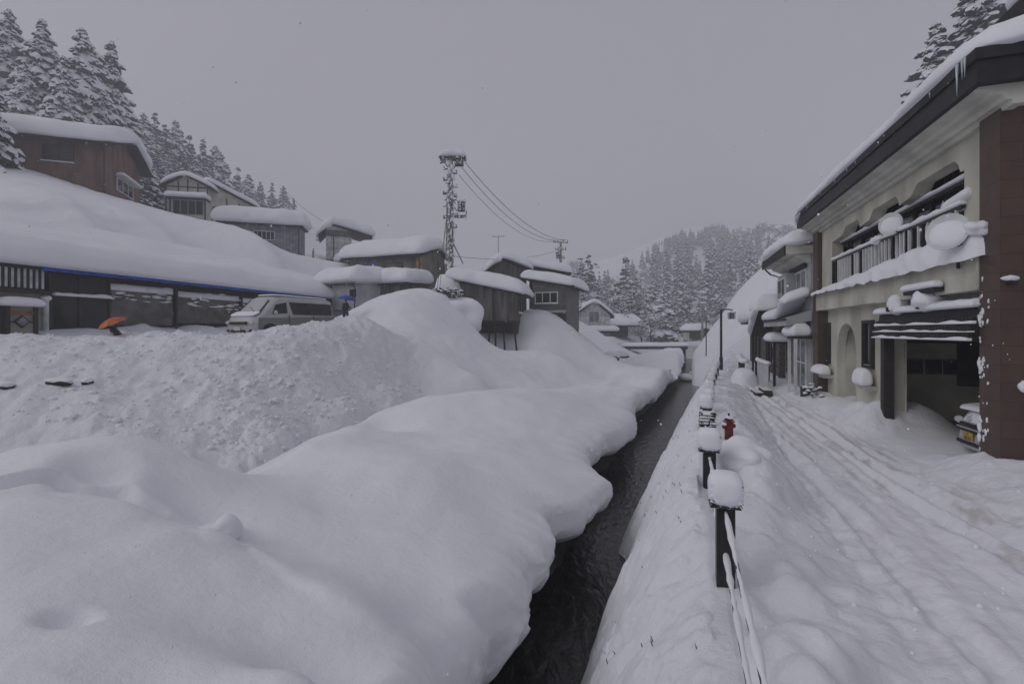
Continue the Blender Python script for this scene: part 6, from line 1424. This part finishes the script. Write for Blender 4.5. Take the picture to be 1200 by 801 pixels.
# ================================================================ VAN
def van():
    C = Vector((-10.62, 20.0)); ang = math.radians(21); side = Vector((math.sin(ang), math.cos(ang)))    # front corner to rear corner
    wv = Vector((-math.cos(ang), math.sin(ang)))
    # local: x = length rearwards from nose, y = across away from viewer, z up
    rz = math.atan2(side.y, side.x)
    r = empty('parked_van', (C.x, C.y, 2.22), rz, 'white over grey minivan parked nose to the left before the long shed', 'van')
    W_ = 1.70
    prof = [(0.02, .30), (-.04, .45), (-.02, .78), (.10, 1.02), (.32, 1.14), (.98, 1.78), (1.25, 1.93), (1.8, 1.99), (4.4, 2.00), (4.66, 1.92), (4.76, 1.2), (4.80, .5), (4.76, .30)]
    def shell(mb, sel=lambda z: True, z0=None, z1=None):
        n = len(prof); K = 11; V = []; F = []
        for i in range(K):
            u = -1 + 2 * i / (K - 1); 
            for x, z in prof:
                tum = 1 - .13 * max(0, z - 1.0) / 1.0
                xx = x + (.20 * abs(u) ** 3 if x < 1.3 else -.06 * abs(u) ** 4); zz_ = z - (.06 * abs(u) ** 4 if z > 1.6 else 0)
                V.append((xx, W_ / 2 + u * W_ / 2 * tum, zz_))
        for i in range(K - 1):
            for j in range(n):
                a, c = i * n + j, i * n + (j + 1) % n; F.append((a, c, c + n, a + n))
        F.append(tuple(range(n))[::-1]); F.append(tuple(range((K - 1) * n, K * n)))
        mb.add(V, F)
    b = MB(); shell(b); body = b.build('body', M['van_white'], r, bevel=.035)
    for p in body.data.polygons: p.use_smooth = False
    # grey lower side panel, both sides (follows side faces, z < .95)
    for yy, sg in ((-.012, -1), (W_ + .012, 1)):
        b = MB(); b.prism([(.22, .30), (.24, .98), (1.6, 1.02), (4.70, 1.14), (4.74, .32)], yy, yy - sg * .02, 'y'); b.build('lower_panel', M['van_silver'], r)
        def yS(z): return (W_ / 2) * (1 - .13 * max(0, z - 1.0))
        def glassq(q, nm):
            V = []
            for o in (.014, -.01):
                for x, z in q: V.append((x, W_ / 2 + sg * (yS(z) + o), z))
            n = len(q); F = [tuple(range(n)), tuple(range(n, 2 * n))[::-1]] + [(i, i + n, (i + 1) % n + n, (i + 1) % n) for i in range(n)]
            b = MB(); b.add(V, F); return b.build(nm, M['glass'], r)
        glassq([(.95, 1.16), (1.15, 1.58), (1.75, 1.70), (1.78, 1.22)], 'door_window')
        glassq([(2.12, 1.17), (1.92, 1.72), (4.55, 1.74), (4.60, 1.20)], 'side_window')
        for x in (1.85, 3.3):
            b = MB(); b.box(x - .012, x + .012, yy - .012, yy + .012, .35, 1.15); b.build('door_seam', M['black_plain'], r)
        b = MB(); b.box(1.95, 2.1, yy - .03 * 1, yy + .03, 1.02, 1.06); b.build('door_handle', M['chrome'], r)
        for x in (.82, 3.85):
            b = MB(); b.tube([(x, yy + sg * .02, .33), (x, yy - sg * .22, .33)], .33, 24); w_ = b.build('wheel', M['tyre'], r); b = MB(); b.tube([(x, yy + sg * .035, .33), (x, yy + sg * .02, .33)], .20, 18)
            b.build('rim', M['rim'], w_)
            b = MB(); n = 16; V = []; F = []
            for i in range(n + 1):
                a = math.pi * i / n
                for q in (.345, .43): V.append((x - q * math.cos(a), yy + sg * .013, .33 + q * math.sin(a)))
            for i in range(n): F.append((2 * i, 2 * i + 1, 2 * i + 3, 2 * i + 2))
            b.add(V, F); o = b.build('wheel_arch', M['black_plain'], r); so = o.modifiers.new('t', 'SOLIDIFY'); so.thickness = .01
        b = MB(); b.blob((1.0, W_ / 2 + sg * (W_ / 2 + .13), 1.22), (.06, .10, .10), 2, 2, .05); b.build('wing_mirror', M['van_white'], r, smooth=True)
    # windscreen
    V = []
    for o in (.012, -.02):
        for u, x, z in ((-.80, .36, 1.17), (.80, .36, 1.17), (.66, .99, 1.77), (-.66, .99, 1.77)):
            V.append((x - o * 1.0 + .10 * abs(u), W_ / 2 + u * W_ / 2, z + o))
    b = MB(); b.add(V, [(0, 1, 2, 3), (7, 6, 5, 4), (0, 4, 5, 1), (1, 5, 6, 2), (2, 6, 7, 3), (3, 7, 4, 0)]); b.build('windscreen', M['glass'], r)
    b = MB(); b.box(-.05, .02, .38, W_ - .38, .70, .80); b.build('grille', M['black_plain'], r)
    b = MB(); b.box(-.065, .0, .36, W_ - .36, .80, .83); b.box(-.065, .0, .36, W_ - .36, .67, .70); b.build('grille_trim', M['chrome'], r)
    b = MB(); b.box(-.055, .02, .45, W_ - .45, .38, .48); b.build('lower_grille', M['black_plain'], r)
    for y in (.22, W_ - .22):
        b = MB(); b.blob((.06, y, .78), (.09, .19, .09), 2, 1, .05); b.build('headlight', M['lamp'], r, smooth=True)
        b = MB(); b.blob((.04, y, .44), (.06, .11, .06), 2, 1, .05); b.build('fog_light', M['glass'], r, smooth=True)
    b = MB(); b.box(-.075, -.05, W_ / 2 - .165, W_ / 2 + .165, .45, .60); b.build('number_plate', M['plate_w'], r)
    b = MB(); b.tube([(.35, .3, 1.18), (.62, .9, 1.45)], .012, 5); b.build('wiper', M['black_plain'], r)
    b = MB(); pillow(b, 1.35, 4.60, .22, W_ - .22, .07, base=lambda X, Y: 1.985 + 0 * X, nx=40, ny=20, seed=2, r=.10); b.build('roof_snow', M['snow'], r, smooth=True)
    b = MB(); pillow(b, .12, .52, .16, W_ - .16, .07, base=lambda X, Y: 1.03 + (X - .1) * .45, nx=14, ny=24, seed=5, r=.06); b.build('bonnet_snow', M['snow'], r, smooth=True)
van()

# ================================================================ PEOPLE
def person(label, loc, rz, verts, edges, radii, bands, scale=1.0):
    """one continuous skin-modifier body; bands colour jacket, trousers, head"""
    me = bpy.data.meshes.new('person_cage'); me.from_pydata([Vector(v) for v in verts], edges, []); me.update()
    o = bpy.data.objects.new('person_cage', me); COL.objects.link(o)
    o.modifiers.new('skin', 'SKIN'); sk = o.modifiers.new('sub', 'SUBSURF'); sk.levels = 2; sk.render_levels = 2
    for i, rd in enumerate(radii): o.data.skin_vertices[0].data[i].radius = rd if isinstance(rd, tuple) else (rd, rd); o.data.skin_vertices[0].data[i].use_root = (i == 0)
    dg = bpy.context.evaluated_depsgraph_get(); dg.update(); nm = bpy.data.meshes.new_from_object(o.evaluated_get(dg)); bpy.data.objects.remove(o)
    p = bpy.data.objects.new('person', nm); COL.objects.link(p); p.location = loc; p.rotation_euler = (0, 0, rz); p.scale = (scale,) * 3
    nm.materials.clear()
    for m in bands['mats']: nm.materials.append(M[m])
    for f in nm.polygons: f.use_smooth = True; f.material_index = bands['fn'](f.center)
    tag(p, label, 'person'); return p
pv = [(0, 0, .95), (0, 0, 1.12), (0, 0, 1.32), (0, .0, 1.46), (0, .02, 1.53), (0, .03, 1.62), (0, .02, 1.71),
      (.19, 0, 1.40), (.24, .04, 1.14), (.20, .22, 1.22), (.19, .26, 1.28), (-.19, 0, 1.40), (-.25, -.02, 1.13), (-.22, .12, .92), (-.215, .14, .86),
      (.10, 0, .88), (.12, .14, .50), (.12, .06, .10), (.12, .18, .05), (-.10, 0, .88), (-.12, -.06, .50), (-.12, -.26, .12), (-.12, -.15, .05), (0, .12, 1.63)]
pe = [(0, 1), (1, 2), (2, 3), (3, 4), (4, 5), (5, 6), (3, 7), (7, 8), (8, 9), (9, 10), (3, 11), (11, 12), (12, 13), (13, 14), (0, 15), (15, 16), (16, 17), (17, 18), (0, 19), (19, 20), (20, 21), (21, 22), (5, 23)]
pr = [(.17, .13), (.15, .12), (.18, .13), (.12, .10), .06, (.085, .10), (.08, .09), .075, .055, .045, .04, .075, .055, .045, .04, .11, .08, .06, .05, .11, .08, .06, .05, .025]
def bandfn(c):
    if c.z > 1.60 and (c.y < .10 or c.z > 1.70): return 3
    if c.z > 1.49: return 2
    if c.z > .88: return 0
    return 1
wp = P(405, 382, 29)
person('person in dark winter clothes walking under a blue umbrella behind the van', wp, -.5, pv, pe, pr, dict(mats=['cloth_dark', 'cloth2', 'skin', 'hair'], fn=bandfn), .93)
def umbrella(label, loc, rot, R, m):
    r = empty('umbrella', loc, 0, label, 'umbrella'); r.rotation_euler = rot
    n = 8; V = []; F = []; rings = 5
    for side in (0, 1):
        for i in range(rings + 1):
            t = i / rings
            for j in range(n * 3):
                a = 2 * math.pi * j / (n * 3); sc = 1 - .06 * t * (.5 - .5 * math.cos(a * n)) ; V.append((R * t * sc * math.cos(a), R * t * sc * math.sin(a), .38 * R * (1 - t * t) - .012 * side - .03 * t * (.5 - .5 * math.cos(a * n))))
    N = n * 3
    for side in (0, 1):
        o = side * (rings + 1) * N
        for i in range(rings):
            for j in range(N):
                f = (o + i * N + j, o + i * N + (j + 1) % N, o + (i + 1) * N + (j + 1) % N, o + (i + 1) * N + j); F.append(f[::-1] if side == 0 else f)
    b = MB(); b.add(V, F); b.build('canopy', M[m], r)
    b = MB(); b.tube([(0, 0, -.75), (0, 0, .38 * R + .07)], .008, 6); b.build('shaft', M['grey_metal'], r)
    b = MB(); b.tube([(0, 0, -.75), (0, 0, -.84), (.03, 0, -.87), (.06, 0, -.84)], .014, 6); b.build('handle', M['black_plain'], r)
    return r
umbrella('open blue umbrella over the walking person beside the van', (wp.x + .10, wp.y - .0, wp.z + 1.62), (.1, .18, 0), .56, 'blue_umb')
# second person, bent forward under an orange umbrella
pv2 = [(x, y + max(0, z - .95) * .55, z - max(0, z - .95) * .25) for x, y, z in pv]
op = P(141, 388, 19.0); op.z = 1.58
person('person in dark clothes stooping behind the snowbank under an orange umbrella', op, 1.9, pv2, pe, pr, dict(mats=['cloth_dark', 'cloth_dark', 'skin', 'hair'], fn=lambda c: 3 if c.z > 1.50 else 2 if c.z > 1.40 else 0 if c.z > .86 else 1), .90)
uo = P(136, 379, 18.7); umbrella('tilted orange umbrella in front of the dark shop panes', (uo.x - .05, uo.y - .1, uo.z + .02), (math.radians(14), math.radians(-24), .3), .50, 'orange')

# ================================================================ ROCKS, SHRUBS AND SMALL THINGS
def rock(c, rad, label, snow_=True, seed=1, group=None):
    r = empty('snowy_rock', c, 0, label, 'rock', group); b = MB(); b.blob((0, 0, 0), rad, 3, seed, .35); b.build('stone', M['rock'], r, smooth=True)
    if snow_: b = MB(); b.blob((0, 0, rad[2] * .55), (rad[0] * 1.08, rad[1] * 1.05, rad[2] * .75), 3, seed + 1, .2); b.build('snow_cap', M['snow'], r, smooth=True)
def onwater(px, py): Y = 4.84 * FP / (py - HY); return ((px - 600) / FP * Y, Y, -2.15)
rock(onwater(804, 446), (.75, .6, .5), 'snow capped boulder in midstream nearer the viewer', seed=2)
rock(onwater(815, 441), (.7, .6, .45), 'snow capped boulder in midstream farther upstream', seed=5)
for k, (px, py, Y, s_) in enumerate([(716, 424, 47, .8), (722, 431, 44, .7), (729, 424, 49, .7), (711, 433, 42, .8), (735, 432, 52, .6), (726, 440, 44, .55), (741, 424, 56, .6), (720, 416, 52, .6)]):
    p = P(px, py, Y); rock((p.x, p.y, float(gz_left(p.x, p.y)) + .1), (s_, s_ * .8, s_ * .7), 'snow capped rock in the side gully left of the far snow spur', seed=10 + k, group='rocks in the side gully')
for k, (px, py, Y, w) in enumerate([(68, 447, 13.2, .42), (4, 450, 12.9, .3), (103, 444, 13.5, .14)]):
    p = P(px, py, Y); rock((p.x, p.y, gz_left(p.x, p.y) - .01), (w * .8, .16, .11), ['brown stone showing through the ploughed wall at the left', 'dark stone showing in the ploughed wall at the left edge', 'small dark stone to the right of the brown one in the ploughed wall'][k], True, 30 + k)  # stones added as stand-ins for dark gaps between the snow layers
def shrub(c, R, label, seed=1, n=70, m='needles', cat='shrub'):
    r = empty('snowy_shrub', c, 0, label, cat); rr = random.Random(seed); b = MB(); st = MB()
    for i in range(n):
        a = rr.uniform(0, 6.28); q = R[0] * rr.random() ** .5; h = R[1] * rr.uniform(.1, 1) * (1 - .4 * q / R[0]); p_ = (q * math.cos(a), q * math.sin(a) * .8, h); s_ = rr.uniform(.07, .16) * R[0]
        b.blob(p_, (s_, s_, s_ * .6), 1, i, .5)
        if i % 3 == 0: st.tube([(0, 0, -.2), (p_[0] * .5, p_[1] * .5, h * .6), p_], [.02, .012, .006], 4)
    st.build('stems', M['bark'], r); b.build('foliage', M[m], r)
for k, (px, py, Y, R, lab) in enumerate([(566, 392, 35.5, (1.3, 1.2), 'dark snow flecked shrub under the left corner of the stilt house'), (577, 402, 34.5, (1.0, .9), 'snow flecked shrub below the stilts'), (549, 378, 35.5, (1.0, 1.0), 'snow flecked shrub under the stilt house wall'), (520, 372, 35, (1.3, .9), 'shrub at the foot of the tall utility pole'), (600, 395, 36, (1.0, .9), 'shrub right of the stilts')]):
    p = P(px, py, Y); z = gz_left(p.x, p.y); shrub((p.x, p.y, z - .15), R, lab, k, 110)
for k, (px, py, Y, rad) in enumerate([(536, 383, 34.6, (1.8, 1.5, 1.35))]):
    p = P(px, py, Y); z = gz_left(p.x, p.y); tag(lump('snow_heap', (p.x, p.y, z - .75), rad, seed=40 + k, sub=4, amp=.45, fr=1.1), ['rounded heap of snow under the left end of the stilt house', 'low rounded heap of snow behind the ploughed pile'][k], 'snow heap')
# blocks of snow on the river side of the road
tag(lump('snow_ball', (-3.36, 5.72, gz_left(-3.36, 5.72) + .04), (.17, .16, .17), seed=61, sub=4, amp=.15), 'ball of snow resting in the hollow of the near left drift', 'snow ball')
for k, (px, py, Y, rad, lab) in enumerate([(868, 545, 7.4, (.40, .45, .28), 'rounded block of snow just beyond the nearest bollard')]):
    p = P(px, py, Y); z = float(right_z(np.array([p.x]), np.array([p.y]))[0][0]); tag(lump('snow_block', (p.x, p.y, z + .02), rad, seed=50 + k, sub=4, amp=.25, fr=1.6), lab, 'snow block')
def twigs():
    r = random.Random(4); b = MB()
    for i in range(70):
        Y = r.uniform(3.2, 16); W_, B_ = float(watx(np.array([Y]))[0]), float(railx(Y)); X = W_ + (B_ - W_) * r.uniform(.25, .85)
        z = float(right_z(np.array([X]), np.array([Y]))[0][0]); l = r.uniform(.05, .17)
        b.tube([(X, Y, z - .02), (X - .02, Y, z + l * .3), (X - r.uniform(.0, .06), Y + r.uniform(-.03, .03), z + r.uniform(-.2, .5) * l)], [.006, .004, .001], 4)
    tag(b.build('dry_stems', M['bark'], None), 'dry stems poking out of the snowy right bank', 'dry stems', None, 'stuff')
twigs()
# pebbly crumbs of ploughed snow
def crumbs():
    r = np.random.default_rng(8); b = MB(); v, f = ico(1)
    n = 0
    for i in range(130):
        px = r.uniform(60, 490); Y = r.uniform(11.5, 21); X = (px - 600) / FP * Y; Zt, w = left_z(np.array([X]), np.array([Y]))
        if w[0] < .5: continue
        s_ = r.uniform(.035, .10); k_ = np.sign(v) * np.abs(v) ** .6; b.add(k_ * (1 + .35 * noise3(v[:, 0] + i, v[:, 1], v[:, 2]))[:, None] * s_ * np.array([1.2, 1, .7]) + np.array([X, Y, Zt[0] + s_ * .15]), f)
    for i in range(2600):
        px = r.uniform(0, 500); Y = r.uniform(11.5, 22)
        X = (px - 600) / FP * Y
        if px < 250 and r.random() < .75: continue
        Zt, w = left_z(np.array([X]), np.array([Y]))
        if w[0] < .35: continue
        s_ = r.uniform(.018, .06) * (1 if r.random() < .93 else 1.8)
        b.add(v * (1 + .3 * noise3(v[:, 0] + i, v[:, 1], v[:, 2]))[:, None] * s_ + np.array([X, Y, Zt[0] + s_ * .25]), f)
    for i in range(160):
        Y = r.uniform(3, 16); B_ = float(railx(Y)); X = B_ + r.uniform(.2, float(facx(Y)) - B_ - .3)
        z = float(right_z(np.array([X]), np.array([Y]))[0][0]); s_ = r.uniform(.008, .03)
        b.add(v * s_ + np.array([X, Y, z + s_ * .2]), f)
    tag(b.build('snow_crumbs', M['snow'], None, smooth=True), 'crumbs of broken snow scattered over the ploughed pile and the road', 'snow crumbs', None, 'stuff')
crumbs()
def flakes():
    r = np.random.default_rng(2); b = MB(); v, f = ico(1)
    for i in range(900):
        Y = 2.5 + 26 * r.random() ** 1.2; X = r.uniform(-1.1, 1.1) * Y; Z = H0 + r.uniform(-.75, .72) * Y
        if X < facx(Y) - .1 and Z > .3 and not (X < -9 and Y > 19):
            s_ = r.uniform(.0035, .0075) * (1 + .03 * Y); b.add(v * s_ * np.array([1, 1, 1.3]) + np.array([X, Y, Z]), f)
    tag(b.build('falling_snow', M['snow'], None, smooth=True), 'sparse snowflakes drifting down through the air', 'snowflakes', None, 'stuff')
flakes()
# haze
def haze():
    b = MB(); b.box(-620, 900, -25, 640, -6, 215)
    o = b.build('haze', []); o['kind'] = 'stuff'; o['label'] = 'thin winter haze greying the distance'; o['category'] = 'haze'
    m = bpy.data.materials.new('haze'); m.use_nodes = True; nt = m.node_tree; nt.nodes.clear()
    out = nd(nt, 'ShaderNodeOutputMaterial'); v = nd(nt, 'ShaderNodeVolumePrincipled'); v.inputs['Color'].default_value = (.94, .94, .97, 1); v.inputs['Density'].default_value = .0024; v.inputs['Anisotropy'].default_value = .2
    nt.links.new(v.outputs[0], out.inputs['Volume']); o.data.materials.append(m)
haze()
